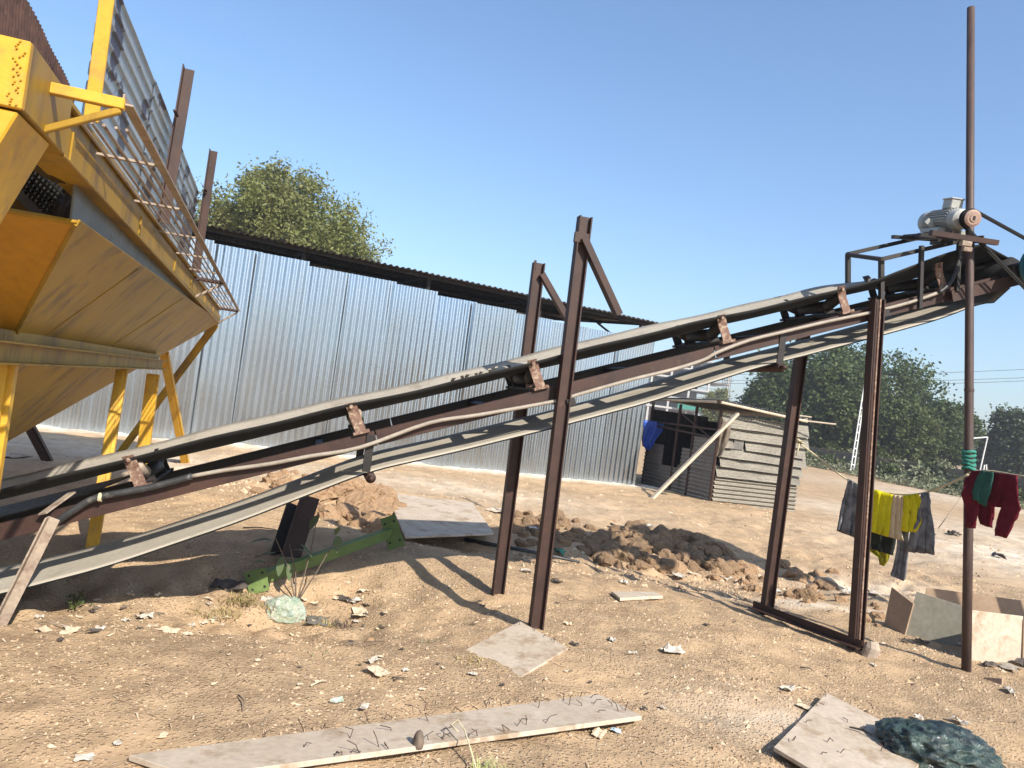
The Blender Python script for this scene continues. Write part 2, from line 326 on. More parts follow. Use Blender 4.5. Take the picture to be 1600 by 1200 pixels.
def corr_sheet(name, p0, p1, z_dir, mat, parent, pitch=.076, amp=.009, horiz=False, rows=6, dent=.004, seed=0, trap=False, rib=0.):
    """corrugated sheet spanned by p0->p1 (width) and z_dir (height vector); ribs run along z_dir unless horiz"""
    p0 = V(p0); p1 = V(p1); zd = V(z_dir); w = (p1 - p0); nrm = w.cross(zd).normalized()
    across, along = (zd, w) if horiz else (w, zd)
    L = across.length; n = max(8, int(L / pitch * (12 if rib else 6))); P = []
    for i in range(rows + 1):
        row = []
        for k in range(n + 1):
            t = k / n; x = t * L; ph = math.sin(2 * math.pi * x / pitch)
            if rib: ph = math.exp(-(((x / pitch) % 1 - .5) * pitch / rib) ** 2)
            if trap: ph = max(-1, min(1, ph * 1.9))
            q = p0 + across * t + along * (i / rows) + nrm * (amp * ph + dent * mnoise.noise(V((x * 1.3 + seed * 7.1, i * .8, seed))) * 3)
            row.append(q)
        P.append(row)
    return grid_mesh(name, P, mat, parent, True)
def leaf_mesh(name, centers, normals_bias, size, mat, parent=None, seed=0, aspect=.55, jitter=.4, org=None):
    """many bent leaf quads at the given points"""
    rg = np.random.default_rng(seed); C = np.asarray(centers, float); n = len(C)
    d = rg.normal(size=(n, 3)); d[:, 2] *= .7; d /= np.linalg.norm(d, axis=1, keepdims=True)
    nb = rg.normal(size=(n, 3)) + np.asarray(normals_bias); s = np.cross(d, nb); s /= np.linalg.norm(s, axis=1, keepdims=True) + 1e-9
    sz = size * (1 + jitter * (rg.random(n) - .5) * 2)[:, None]; up = np.cross(s, d)
    a = C - d * sz * .5; b = C + s * sz * aspect * .5 + up * sz * .08; c = C + d * sz * .5; e = C - s * sz * aspect * .5 + up * sz * .08
    Vv = np.stack([a, b, c, e], 1).reshape(-1, 3)
    o_ = np.array(origin(parent) if parent is not None else (org if org is not None else (0, 0, 0)))
    me = bpy.data.meshes.new(name); me.vertices.add(4 * n); me.vertices.foreach_set('co', (Vv - o_).ravel())
    me.loops.add(4 * n); me.loops.foreach_set('vertex_index', np.arange(4 * n, dtype=np.int32)); me.polygons.add(n)
    me.polygons.foreach_set('loop_start', np.arange(0, 4 * n, 4, dtype=np.int32)); me.update(calc_edges=True); me.materials.append(mat)
    o = bpy.data.objects.new(name, me); col.objects.link(o)
    if parent is not None: o.parent = parent
    else: o.location = o_
    return o
# ------------------------------------------------------------------ world, sun
SUN_EL = rad(38.5); TS = V((.58, -.81, 0)).normalized()
w = bpy.data.worlds.new('World'); sc.world = w; w.use_nodes = True; nt = w.node_tree
sky = nt.nodes.new('ShaderNodeTexSky'); sky.sky_type = 'NISHITA'; sky.sun_disc = False
sky.sun_elevation = SUN_EL; sky.sun_rotation = math.atan2(TS.x, TS.y); sky.air_density = 1.2; sky.dust_density = 1.5; sky.ozone_density = 6.0; sky.altitude = 100
nt.links.new(sky.outputs[0], nt.nodes['Background'].inputs[0]); nt.nodes['Background'].inputs[1].default_value = .125
sd = bpy.data.lights.new('sun', 'SUN'); sd.energy = 5.0; sd.angle = rad(.53); sd.color = (1, .94, .84)
so = bpy.data.objects.new('sun', sd); col.objects.link(so)
to_sun = V((TS.x * math.cos(SUN_EL), TS.y * math.cos(SUN_EL), math.sin(SUN_EL)))
so.rotation_euler = to_sun.to_track_quat('Z', 'Y').to_euler(); so.location = (6, -8, 12)
sc.view_settings.view_transform = 'Standard'; sc.view_settings.look = 'None'; sc.view_settings.gamma = 1; sc.view_settings.exposure = .78

# ------------------------------------------------------------------ ground (one sheet to the horizon)
def axis(parts):
    out = []
    for a, b, n in parts: out += list(np.linspace(a, b, n, endpoint=False))
    return np.array(out + [parts[-1][1]])
gx = axis([(-600, -60, 12), (-60, -12, 30), (-12, -4.5, 75), (-4.5, 6.2, 290), (6.2, 14, 80), (14, 60, 50), (60, 600, 12)])
gy = axis([(-200, -4, 12), (-4, 2.3, 20), (2.3, 10.5, 260), (10.5, 20, 140), (20, 70, 70), (70, 800, 16)])
nx, ny = len(gx), len(gy)
Vg = np.zeros((ny, nx, 3)); Vg[:, :, 0] = gx[None]; Vg[:, :, 1] = gy[:, None]
for j in range(ny):
    y = gy[j]
    for i in range(nx):
        x = gx[i]
        if -70 < x < 70 and -6 < y < 90: Vg[j, i, 2] = hz(x, y)
me = bpy.data.meshes.new('ground'); nv = nx * ny
me.vertices.add(nv); me.vertices.foreach_set('co', Vg.reshape(-1))
ii = (np.arange(ny - 1)[:, None] * nx + np.arange(nx - 1)[None]).ravel(); q = np.stack([ii, ii + 1, ii + 1 + nx, ii + nx], 1).ravel().astype(np.int32)
me.loops.add(len(q)); me.loops.foreach_set('vertex_index', q); me.polygons.add(len(ii)); me.polygons.foreach_set('loop_start', np.arange(0, len(q), 4, dtype=np.int32))
me.update(calc_edges=True); me.polygons.foreach_set('use_smooth', [True] * len(ii))
SW0 = V((-10.8, 12.54, 0)); SWD = V((.935, .3545, 0)).normalized(); SWN = V((.3545, -.935, 0)).normalized()
pale = np.zeros(nv); X = Vg[:, :, 0].ravel(); Y = Vg[:, :, 1].ravel()
dw = (X - SW0.x) * SWN.x + (Y - SW0.y) * SWN.y; tw = (X - SW0.x) * SWD.x + (Y - SW0.y) * SWD.y
pale = np.maximum(pale, np.clip(1.25 - dw / .75, 0, 1) * (dw > -.4) * (tw < 15.4))
for cx, cy, sx, sy, a in [(10.5, 13.5, 3.5, 2.2, .9), (13, 17, 4.5, 4, .55), (9, 19, 3, 2, .5), (4.8, 9.6, 1.1, .6, .45), (22, 32, 9, 5, .5), (3.3, 7.6, .8, .18, .7), (-1.2, 12.5, 3, 1.0, .45), (-5.5, 11, 3, 1.2, .6), (1.7, 4.2, .5, .4, .35)]:
    pale = np.maximum(pale, a * np.exp(-((X - cx) / sx) ** 2 - ((Y - cy) / sy) ** 2))
at = me.attributes.new('pale', 'FLOAT', 'POINT'); at.data.foreach_set('value', pale.astype(np.float32)); me.materials.append(M['dirt'])
go = bpy.data.objects.new('ground', me); col.objects.link(go); setp(go, 'bare dry brown dirt ground of the yard', 'ground', kind='structure')

hb = MB().box((0, 290, 16.25), (1240, 1060, 35.5)).build('haze', None)
hb.data.materials.clear(); m = bpy.data.materials.new('thin warm haze'); m.use_nodes = True; nt = m.node_tree; nt.nodes.remove(nt.nodes['Principled BSDF'])
pv = nt.nodes.new('ShaderNodeVolumePrincipled'); pv.inputs['Color'].default_value = (.92, .95, 1, 1); pv.inputs['Density'].default_value = .0010; pv.inputs['Anisotropy'].default_value = .2
nt.links.new(pv.outputs[0], nt.nodes['Material Output'].inputs['Volume']); hb.data.materials.append(m); setp(hb, 'thin pale haze in the air over the yard and trees', 'haze', kind='stuff')
# loose chips and pebbles: too many to count
rg = np.random.default_rng(5); vs = []; fs = []
def chips(n, xr, yr, s0, s1, flat):
    for _ in range(n):
        x = rg.uniform(*xr); y = rg.uniform(*yr)
        if ns(x, y, 1.3, 31) + .5 * ns(x, y, 3.1, 33) < rg.uniform(-.55, .35): continue
        s = s0 * (s1 / s0) ** rg.random() ** 1.7; a = rg.uniform(0, 6.28); z = hz(x, y); el = rg.uniform(.8, 2.6)
        ca, sa = math.cos(a), math.sin(a); k = len(vs); tl = rg.uniform(-.5, .5)
        for px, py in ((-el, -.2), (-.2, -1), (el * .8, -.1), (.1, .9)):
            vs.append((x + s * (px * ca - py * sa), y + s * (px * sa + py * ca), z - s * .25 + s * tl * py * .4))
        vs.append((x + s * rg.uniform(-.3, .3), y + s * rg.uniform(-.3, .3), z + s * flat * rg.uniform(.5, 1.3)))
        fs.extend([(k, k + 1, k + 4), (k + 1, k + 2, k + 4), (k + 2, k + 3, k + 4), (k + 3, k, k + 4)])
chips(34000, (-3.5, 4.5), (2.5, 6.5), .0025, .011, .8)
chips(17000, (-5, 7), (5.5, 11), .004, .018, .8)
chips(6000, (-6, 10), (9, 17), .008, .03, .8)
chips(2600, (.2, 3.6), (7.4, 9.6), .008, .03, 1.); chips(1600, (-3.2, -.9), (8.6, 10.4), .008, .03, 1.)
chips(900, (1.2, 2.4), (3.6, 5.0), .004, .02, .9); chips(300, (3.0, 4.2), (5.3, 6.4), .006, .025, .9)
for _ in range(5200):
    x = rg.uniform(-4, 4.5); y = 2.6 + 5.5 * rg.random() ** 1.3
    if ns(x, y, 1.0, 41) < rg.uniform(-.35, .3): continue
    a = rg.uniform(0, 6.28); L = rg.uniform(.008, .035); wd = rg.uniform(.0012, .004); z = hz(x, y) + .003; k = len(vs); ca, sa = math.cos(a), math.sin(a); t = rg.uniform(0, .35) * L
    for px, py, pz in ((-L, -wd, 0), (-L, wd, 0), (0, wd, t), (0, -wd, t), (L, 0, t * .3)): vs.append((x + px * ca - py * sa, y + px * sa + py * ca, z + pz))
    fs.extend([(k, k + 3, k + 2, k + 1), (k + 3, k + 4, k + 2)])
me = bpy.data.meshes.new('gravel'); me.from_pydata(vs, [], fs); me.materials.append(M['gravel'])
o = bpy.data.objects.new('gravel', me); col.objects.link(o); setp(o, 'loose stone chips and straw bits strewn over the dirt', 'gravel', kind='stuff')

# ------------------------------------------------------------------ belt conveyor
CF = V((.39, 5.41, 0)); CA = V((.968, .249, 0)).normalized(); CN = V((-.249, .968, 0)).normalized()
SL = math.atan(.387); CS, SS = math.cos(SL), math.sin(SL); Z0 = 1.72
def CP(s, w, z): return V((CF.x + CA.x * s + CN.x * w, CF.y + CA.y * s + CN.y * w, z))
def CL(l, w, q): return CP(l * CS - q * SS, w, Z0 + l * SS + q * CS)
UPV = CL(0, 0, 1) - CL(0, 0, 0); LNV = CL(1, 0, 0) - CL(0, 0, 0)
def Cpx(u, v, w): return PL(u, v, CP(0, w, 0), CA)
def lq(u, v, w):
    p = Cpx(u, v, w); s = (p - CP(0, w, 0)).dot(CA); z = p.z - Z0; return s * CS + z * SS, -s * SS + z * CS
cv = thing('belt_conveyor', 'long inclined rusty belt conveyor with dusty belt rising from left to right on brown posts', 'conveyor', (CF.x, CF.y, 0))
L0, L1 = -4.6, 4.05
mb = MB()
for a, b in ((L0, -1.38), (-1.372, 1.2), (1.208, L1)): mb.channel(CL(a, .06, 0), CL(b, .06, 0), .1, .05, .007, UPV, -1)
mb.build('near_side_channel', M['steel'], cv, bevel=.0015)
mb = MB()
for a, b in ((L0, -1.2), (-1.192, L1)): mb.channel(CL(a, .84, 0), CL(b, .84, 0), .1, .05, .007, UPV, 1)
mb.build('far_side_channel', M['steel_dark'], cv, bevel=.0015)
for l in (-3.0, -1.75, -.55, .62, 1.8, 2.9): MB().bar(CL(l, .07, -.05), CL(l, .83, -.05), .05, .05, UPV).build('cross_tie', M['steel_dark'], cv)
# carry belt
IDL = [lq(u, v, .06)[0] for u, v in ((222, 762), (566, 682), (846, 612), (1137, 537), (1322, 488), (1472, 446))]
IDL = [IDL[0] - 1.35] + IDL
def sag(l):
    for a, b in zip(IDL, IDL[1:]):
        if a <= l <= b: t = (l - a) / (b - a); return -.008 * math.sin(math.pi * t)
    return 0.
ls = list(np.arange(-4.7, 3.80, .09)); top = []; HC = CL(4.02, .45, .01); HR = .125
for l in ls:
    sg = sag(l); e = .220 + .007 * math.sin(l * 2.3) + .004 * math.sin(l * 7.1); e -= .008; e0 = e; c = .148 + sg; hd = min(1, max(0, (l - 2.6) / .9)); hd = hd * hd * (3 - 2 * hd); e += .075 * hd;  jag = .004 * math.sin(l * 13.7) + .003 * math.sin(l * 31)
    prof = [(.02 + jag, e + sg * .3), (.06, e - .022 + sg * .4), (.12, c + .018), (.2, c), (.45, c - .004), (.68, c), (.76, c + .022), (.84, e0 - .006 - .055 * hd), (.88 + jag, e0 + .018 - .065 * hd)]
    top.append([CL(l, w_, q_) for w_, q_ in prof])
ws = [.05, .09, .15, .23, .45, .67, .75, .81, .85]
for a in np.linspace(0, 180, 13):
    aa = rad(a); top.append([HC + CN * (w_ - .45) + LNV * (HR * math.sin(aa)) + UPV * (HR * math.cos(aa)) for w_ in ws])
def two_side(name, P, thick, parent, mats):
    P = np.asarray([[tuple(p) for p in r] for r in P]); r, c, _ = P.shape
    n = np.cross(np.gradient(P, axis=0), np.gradient(P, axis=1)); n /= np.linalg.norm(n, axis=2, keepdims=True) + 1e-9
    up = np.array(UPV)
    if (n[: r // 2].mean((0, 1)) @ up) < 0: n = -n
    Q = P - n * thick; mb = MB(); k = r * c; idx = lambda i, j: i * c + j
    fT = [(idx(i, j), idx(i, j + 1), idx(i + 1, j + 1), idx(i + 1, j)) for i in range(r - 1) for j in range(c - 1)]
    mb.v = P.reshape(-1, 3).tolist() + Q.reshape(-1, 3).tolist(); mb.f = fT + [tuple(x + k for x in f[::-1]) for f in fT]; mb.mi = [0] * len(fT) + [1] * len(fT)
    for i in range(r - 1):
        for j in (0, c - 1): mb.f.append((idx(i, j), idx(i + 1, j), idx(i + 1, j) + k, idx(i, j) + k)); mb.mi.append(1)
    return mb.build(name, mats, parent, True)
belt = two_side('carrying_belt', top, .011, cv, [M['belt_top'], M['belt_black']]); belt['label'] = 'upper troughed belt, dusty on top and black below'
for k in range(7):
    l = lq(742, 590, .1)[0] + (k - 3) * .05; f_ = 1 if k % 2 else -1
    mb = MB(); mb.bar(CL(l, .03, .226 + R.uniform(-.002, .006)), CL(l + f_ * .012, .085, .205 + R.uniform(0, .006)), .022, .008, UPV)
    mb.build('belt_fastener', M['belt_top'], belt)
# return belt
RN = [(-4.6, -.22), (-4.2, -.20), (-3.8, -.145), (-3.3, .01), (-2.8, .20), (-2.1, .53), (-1.28, .965), (-.7, 1.165), (0, 1.425), (.7, 1.70), (1.5, 2.06), (2.1, 2.29), (2.63, 2.50), (3.15, 2.71), (3.6, 2.94)]
rs = np.array([p[0] for p in RN]); rz = np.array([p[1] for p in RN]); rows = []
for s in np.arange(-4.6, 3.72, .07):
    z = float(np.interp(s, rs, rz) + np.interp(s - .12, rs, rz) + np.interp(s + .12, rs, rz)) / 3
    rows.append([CP(s, w_, z + dz) for w_, dz in ((.10, -.016), (.2, -.012), (.3, -.008), (.45, 0), (.6, .010), (.7, .018), (.80, .028))])
for p in (lambda w_: HC + CN * (w_ - .45) + LNV * .02 + UPV * (-HR - .004),): rows.append([p(w_) for w_ in (.10, .2, .3, .45, .6, .7, .80)])
rb = two_side('return_belt', rows, .01, cv, [M['belt_pale'], M['belt_black']]); rb['label'] = 'sagging dusty return belt under the frame'
# head pulley, shaft, bearing channels, gearbox
hp = MB().cyl(HC + CN * -.42, HC + CN * .42, HR - .012, 24).build('head_pulley', M['belt_black'], cv, True)
MB().cyl(HC + CN * -.62, HC + CN * .55, .03, 12).build('pulley_shaft', M['steel'], hp, True)
for w_ in (.0, .9):
    b = MB().channel(CL(3.35, w_, -.02), CL(4.3, w_, -.02), .09, .045, .008, UPV, 1 if w_ else -1).build('bearing_rail', M['steel'], cv)
    MB().box(HC + CN * (w_ - .45 - .03) + UPV * 0, (.16, .06, .13), Matrix((LNV, CN, UPV)).transposed()).build('bearing_block', M['steel_dark'], b, bevel=.012)
gbx = HC + CN * -.60 + LNV * .06
mb = MB(); mb.tube([gbx + CN * .06, gbx + CN * .03, gbx - CN * .01, gbx - CN * .16, gbx - CN * .19], [.11, .16, .165, .165, .14], 24)
for k in range(4): mb.tube([gbx - CN * (.0 + .035 * k), gbx - CN * (.012 + .035 * k)], .176, 24)
gb = mb.build('gearbox', M['teal'], cv, False); gb['label'] = 'dark teal ribbed drum at the top end'
hq = [(-.55, -.35), (-.55, .25), (-.35, .36), (.35, .36), (.5, .25), (.5, -.35)]
hd_ = MB().prism([CL(5.0, w_, q_) for w_, q_ in hq], LNV * 1.5).build('added_shade_hood', M['steel'], cv, bevel=.01)  # hood, outlet and legs added out of view to shade the clod heap
MB().prism([CL(5.9, -.3, -.35), CL(6.4, -.3, -.35), CL(6.4, .3, -.35), CL(5.9, .3, -.35)], V((0, 0, -.8))).build('added_hood_chute', M['steel'], hd_)
for w_ in (-.45, .42): p_ = CL(6.25, w_, -.35); MB().ibeam(V((p_.x, p_.y, -.2)), p_, .1, .08, .01, CA).build('added_hood_leg', M['steel'], hd_)
# idler sets
for k, l in enumerate(IDL):
    base = MB().bar(CL(l, .07, .012), CL(l, .83, .012), .09, .016, UPV).build('idler_frame', M['steel_dark'], cv)
    c = .142
    MB().tube([CL(l, .27, c - .066), CL(l, .29, c - .066), CL(l, .61, c - .066), CL(l, .63, c - .066)], [.03, .047, .047, .03], 14).build('roller', M['steel_dark'], base, True)
    for sg in (0, 1):
        f = (lambda w_: w_) if sg == 0 else (lambda w_: .9 - w_)
        MB().tube([CL(l - .01, f(.27), c - .07), CL(l - .01, f(.255), c - .062), CL(l - .01, f(.085), c + .004), CL(l - .01, f(.07), c + .012)], [.028, .045, .045, .03], 14).build('roller', M['dusty_steel' if sg == 0 and k < 3 else 'steel_dark'], base, True)
        # bent upright plate that holds the wing roller
        mb = MB(); hw = .036
        P = [(f(.045), .003), (f(.045), .135), (f(.030), .195), (f(.012), .222)]
        for (wa, qa), (wb, qb) in zip(P, P[1:]):
            t = .012 if sg == 0 else -.012
            a = [CL(l - hw - qa * .12, wa, qa), CL(l + hw - qa * .12, wa, qa), CL(l + hw - qa * .12, wa + t, qa), CL(l - hw - qa * .12, wa + t, qa)]
            b = [CL(l - hw * (.8 if qb > .2 else 1) - qb * .12, wb, qb), CL(l + hw * (.8 if qb > .2 else 1) - qb * .12, wb, qb), CL(l + hw - qb * .12, wb + t, qb), CL(l - hw - qb * .12, wb + t, qb)]
            mb.hexa(a, b)
        mb.box(CL(l, f(.06), .012), (.11, .06, .02), Matrix((LNV, CN, UPV)).transposed())
        mb.cyl(CL(l - .025, f(.005), .195), CL(l - .025, f(.045), .195), .014, 8)
        mb.build('roller_bracket', M['bracket' if sg == 0 else 'steel_dark'], base, bevel=.0015)
        # inner gusset between base and rollers
        mb = MB(); ww = f(.255); dd = .012
        mb.prism([CL(l - .05, ww, .02), CL(l + .05, ww, .02), CL(l + .025, ww, c - .03), CL(l - .025, ww, c - .03)], CN * dd)
        mb.build('roller_bracket', M['bracket' if sg == 0 and k == 3 else 'steel_dark'], base)
# return idlers
for u, v in ((584, 700), (1226, 527)):
    l, q_ = lq(u, v, .05); p = CL(l, .055, -.03)
    h = MB().box(p + V((0, 0, -.115)), (.055, .012, .25), Matrix((CA, CN, V((0, 0, 1)))).transposed()).build('return_idler', M['steel_dark'], cv, bevel=.002)
    z = -.23
    s_ = (p - CF).dot(CA); zz = float(np.interp(s_, rs, rz)) - .05
    MB().cyl(CP(s_ + .04, .09, zz), CP(s_ + .04, .82, zz), .036, 14).build('roller', M['steel'], h, True)
    MB().cyl(CP(s_ + .04, .03, zz), CP(s_ + .04, .09, zz), .018, 10).build('axle_nut', M['steel'], h, True)
    MB().box(CP(s_, .85, zz + .12), (.055, .012, .34), Matrix((CA, CN, V((0, 0, 1)))).transposed()).build('far_hanger', M['steel_dark'], h)
# support legs
def leg(foot, topp, w_, label=None):
    a = Cpx(*foot, w_); b = Cpx(*topp, w_); d = (b - a).normalized(); a = a - d * (a.z + .08) / d.z if a.z > -.05 else a
    o = MB().ibeam(a, b, .095, .075, .011, CA).build('support_leg', M['steel'], cv, bevel=.0015)
    if label: o['label'] = label
    return o, a, b
lA, a0, a1 = leg((837, 981), (914, 339), -.005); lB, b0, b1 = leg((778, 924), (842, 411), .92)
lC, c0, c1 = leg((1337, 1012), (1371, 468), -.005); lD, d0, d1 = leg((1199, 945), (1256, 520), .92)
dcc = (c1 - c0).normalized(); MB().bar(c0 - CN * .034 + dcc * .1, c1 - CN * .034, .012, .012, CA).build('lit_edge_strip', M['bracket'], lC)  # paler bar added to imitate a lit edge down this leg
MB().bar(Cpx(911, 372, -.03) , Cpx(966, 492, -.03), .05, .075, CN).build('brace', M['steel'], lA, bevel=.002)
MB().bar(Cpx(846, 428, .90), Cpx(889, 503, .90), .05, .06, CN).build('brace', M['steel'], lB, bevel=.002)
MB().box(Cpx(908, 372, -.03), (.1, .03, .07), Matrix((CA, CN, V((0, 0, 1)))).transposed()).build('gusset', M['steel'], lA)
MB().box(b1 + V((-.03, 0, -.02)), (.02, .05, .07)).build('gusset', M['steel'], lB)
ft = d0.copy(); ft.z = hz(ft.x, ft.y) + .03; fn = c0.copy(); fn.z = hz(fn.x, fn.y) + .03
dv = (fn - ft).normalized()
tb = MB().angle(ft - dv * .1 + CA * -.05, fn + dv * .1 + CA * -.05, .065, .01).build('base_tie', M['steel'], cv)
mb = MB(); q0 = fn + dv * .14; mb.tube([q0 + V((-.03, 0, -.08)), q0 + V((0, 0, .02)), q0 + V((.0, .02, .06))], [.06, .062, .05], 10); mb.build('foot_stub', M['dusty_steel'], tb)
MB().bar(CL(lq(1372, 490, .06)[0], -.03, -.06), CL(lq(1372, 490, .06)[0], .95, -.06), .07, .05, UPV).build('cross_beam', M['steel_dark'], cv)
MB().bar(CL(lq(886, 625, .06)[0], -.03, -.13), CL(lq(886, 625, .06)[0], .95, -.13), .06, .05, UPV).build('cross_beam', M['steel_dark'], cv)
# tail strut and plate
mb = MB(); ta = Cpx(76, 806, -.03); tb_ = Cpx(-42, 1040, -.03)
mb.angle(tb_, ta, .068, .010, CN * -1, 1); st = mb.build('tail_strut', M['dusty_steel'], cv, bevel=.002); st['label'] = 'pale dusty angle strut at the low end'
mb = MB(); mb.bar(Cpx(66, 803, -.02), Cpx(112, 770, .2), .06, .01, UPV); mb.build('strut_plate', M['dusty_steel'], st)
mb = MB(); mb.hexa([CL(-4.7, .83, .035), CL(-3.05, .83, .035), CL(-3.3, .62, .0), CL(-4.7, .42, -.02)], [CL(-4.7, .83, .045), CL(-3.05, .83, .045), CL(-3.3, .62, .01), CL(-4.7, .42, -.01)])
mb.build('tail_plate', M['conduit_dark'], cv)
tp = CP(-4.45, .45, -.06); MB().cyl(tp + CN * -.4, tp + CN * .4, .15, 20).build('tail_pulley', M['belt_black'], cv, True)
# power conduit along the near side
pp = [(-30, 1010), (20, 925), (52, 862), (82, 822), (118, 795), (150, 778), (200, 768), (245, 759), (300, 744)]
pts = [Cpx(u, v, .015) for u, v in pp]
def smooth_pts(pts, n=5):
    out = []
    for i in range(len(pts) - 1):
        p0 = pts[max(i - 1, 0)]; p1 = pts[i]; p2 = pts[i + 1]; p3 = pts[min(i + 2, len(pts) - 1)]
        for k in range(n):
            t = k / n; out.append(.5 * ((2 * p1) + (p2 - p0) * t + (2 * p0 - 5 * p1 + 4 * p2 - p3) * t * t + (3 * p1 - p0 - 3 * p2 + p3) * t ** 3))
    return out + [pts[-1]]
hs = MB().tube(smooth_pts(pts), .022, 10).build('flexible_hose', M['conduit_dark'], cv, True); hs['label'] = 'black hose curving down at the low end'
mb = MB()
for u, v in ((157, 777), (60, 850)): p = Cpx(u, v, .015); mb.tube([p - CA * .01, p + CA * .01], .028, 10)
mb.build('tie_wire', M['rope'], hs)
pp = [(300, 744), (350, 735), (420, 725), (483, 713), (563, 699), (670, 661), (750, 648), (867, 627), (905, 616), (987, 593), (1053, 577), (1100, 562), (1120, 551), (1170, 532), (1227, 518), (1290, 503), (1357, 489), (1420, 473), (1467, 457)]
MB().tube(smooth_pts([Cpx(u, v, .015) for u, v in pp], 4), .0135, 10).build('conduit', M['conduit'], cv, True)
pp = [(1467, 457), (1482, 445), (1491, 430), (1497, 408), (1499, 390)]
MB().tube(smooth_pts([Cpx(u, v, .0) for u, v in pp]), .017, 10).build('flexible_hose', M['conduit_dark'], cv, True)
# motor stand
wn, wf, qn, qf = .05, .50, .355, .453; la, lb_ = 2.787, 3.60
stn = MB(); stn.bar(CL(la, wn, qn), CL(lb_, wn, qn), .034, .034, UPV); stn.bar(CL(la + .07, wf, qf), CL(lb_, wf, qf), .034, .034, UPV)
stn.bar(CL(la, wn - .015, qn - .002), CL(la + .07, wf + .015, qf - .002), .03, .03, UPV)
ms = stn.build('motor_stand', M['steel_dark'], cv, bevel=.002)
for ua, va, ub, vb, w_ in ((1377, 406, 1377, 470, .09), (1325, 398, 1325, 442, wf)): MB().bar(Cpx(ub, vb, w_), Cpx(ua, va, w_), .034, .034, CA).build('stand_post', M['steel_dark'], ms)
for ua, va, ub, vb in ((1440, 384, 1437, 482), (1499, 380, 1495, 455)):
    MB().bar(Cpx(ub, vb, .0), Cpx(ua, va, .0), .03, .03, CA).build('stand_post', M['steel_dark'], ms)
PW = -.24; pz_ = Cpx(1519, 341, PW); PS = (pz_ - CP(0, PW, 0)).dot(CA); PZ = pz_.z
AXN = (CN + CA * .2 + V((0, 0, .17))).normalized(); AXA = AXN.cross(V((0, 0, 1))).normalized(); AXA = AXA if AXA.dot(CA) > 0 else -AXA; AXU = AXA.cross(AXN) if AXA.cross(AXN).z > 0 else AXN.cross(AXA)
pc = CP(PS, PW, PZ); mc = pc + AXN * .36; rt = Matrix((AXA, AXN, AXU)).transposed(); mr = .088
for a_, n_, dz in ((-.13, -.34, 0), (.12, -.34, 0)):
    MB().angle(mc + AXA * a_ + AXN * -.36 - AXU * .165, mc + AXA * a_ + AXN * .36 - AXU * .165, .05, .008, AXU).build('stand_beam', M['steel'], ms)
MB().bar(mc - AXA * .30 + AXN * -.2 - AXU * .165, mc + AXA * .20 + AXN * -.2 - AXU * .125, .05, .03, AXU).build('slide_rail', M['steel_dark'], ms)
MB().bar(mc - AXA * .30 + AXN * .2 - AXU * .165, mc + AXA * .20 + AXN * .2 - AXU * .125, .05, .03, AXU).build('slide_rail', M['steel_dark'], ms)
MB().bar(mc - AXA * .30 + AXN * -.36 - AXU * .155, mc + AXA * .24 + AXN * -.36 - AXU * .155, .05, .04, AXU).build('stand_beam', M['steel'], ms)
mb = MB(); mb.box(mc - AXA * .02 + AXN * -.38 - AXU * .20, (.08, .05, .04), rt); mb.build('clamp', M['dusty_steel'], ms, bevel=.004); MB().box(mc + AXA * .0 + AXN * -.38 - AXU * .24, (.07, .04, .035), rt).build('clamp', M['dusty_steel'], ms, bevel=.004)
# motor: shaft points out of the near side
mo = MB(); mo.tube([mc + AXN * t for t in (-.17, -.165, .16, .165)], [.09, mr * .93, mr * .93, .09], 28)
for k in range(26):
    a = 2 * math.pi * k / 26; dr = AXA * math.cos(a) + AXU * math.sin(a)
    mo.bar(mc + AXN * -.155 + dr * mr * .96, mc + AXN * .15 + dr * mr * .96, .006, .028, dr)
mo = mo.build('motor', M['motor'], cv); mo['label'] = 'light grey finned electric motor on the stand'
MB().tube([mc + AXN * t for t in (.165, .17, .25, .275)], [mr * .98, mr * 1.03, mr * 1.0, mr * .72], 28).build('fan_cover', M['motor'], mo, True)
MB().tube([mc + AXN * t for t in (-.25, -.235, -.175, -.165)], [.05, mr * .9, mr * 1.02, mr * 1.02], 28).build('end_shield', M['motor'], mo)
mb = MB(); mb.box(mc + AXU * (mr + .04) - AXN * .06, (.10, .12, .075), rt); mb.box(mc + AXU * (mr + .082) - AXN * .06, (.115, .135, .014), rt); mb.build('terminal_box', M['motor'], mo, bevel=.006)
mb = MB()
for sg in (-1, 1):
    mb.box(mc + AXA * sg * .085 + AXU * -mr, (.06, .26, .03), rt); mb.bar(mc + AXA * sg * .085 + AXU * -mr, mc + AXA * sg * .06 + AXU * -.05, .2, .02, AXN)
mb.build('motor_foot', M['motor'], mo)
MB().cyl(mc - AXN * .24, pc, .022, 12).build('motor_shaft', M['steel'], mo, True)
mb = MB(); mb.tube([pc + AXN * .07, pc + AXN * .06, pc + AXN * .05, pc + AXN * .04, pc + AXN * .02, pc + AXN * .01, pc, pc - AXN * .012, pc - AXN * .02], [.03, .062, .066, .058, .066, .058, .066, .066, .05], 24)
mb.cyl(pc - AXN * .021, pc - AXN * .026, .03, 16); pu = mb.build('drive_pulley', M['pulley'], mo)
MB().box(pc - AXN * .0265, (.018, .006, .03), rt).build('keyway', M['steel_dark'], pu)
big = pc + AXA * .86 + V((0, 0, -.46)); br = .2
mb = MB(); mb.tube([big + AXN * .05, big + AXN * .04, big + AXN * .02, big, big - AXN * .01], [.16, .2, .19, .2, .16], 32); mb.build('driven_pulley', M['pulley'], cv)
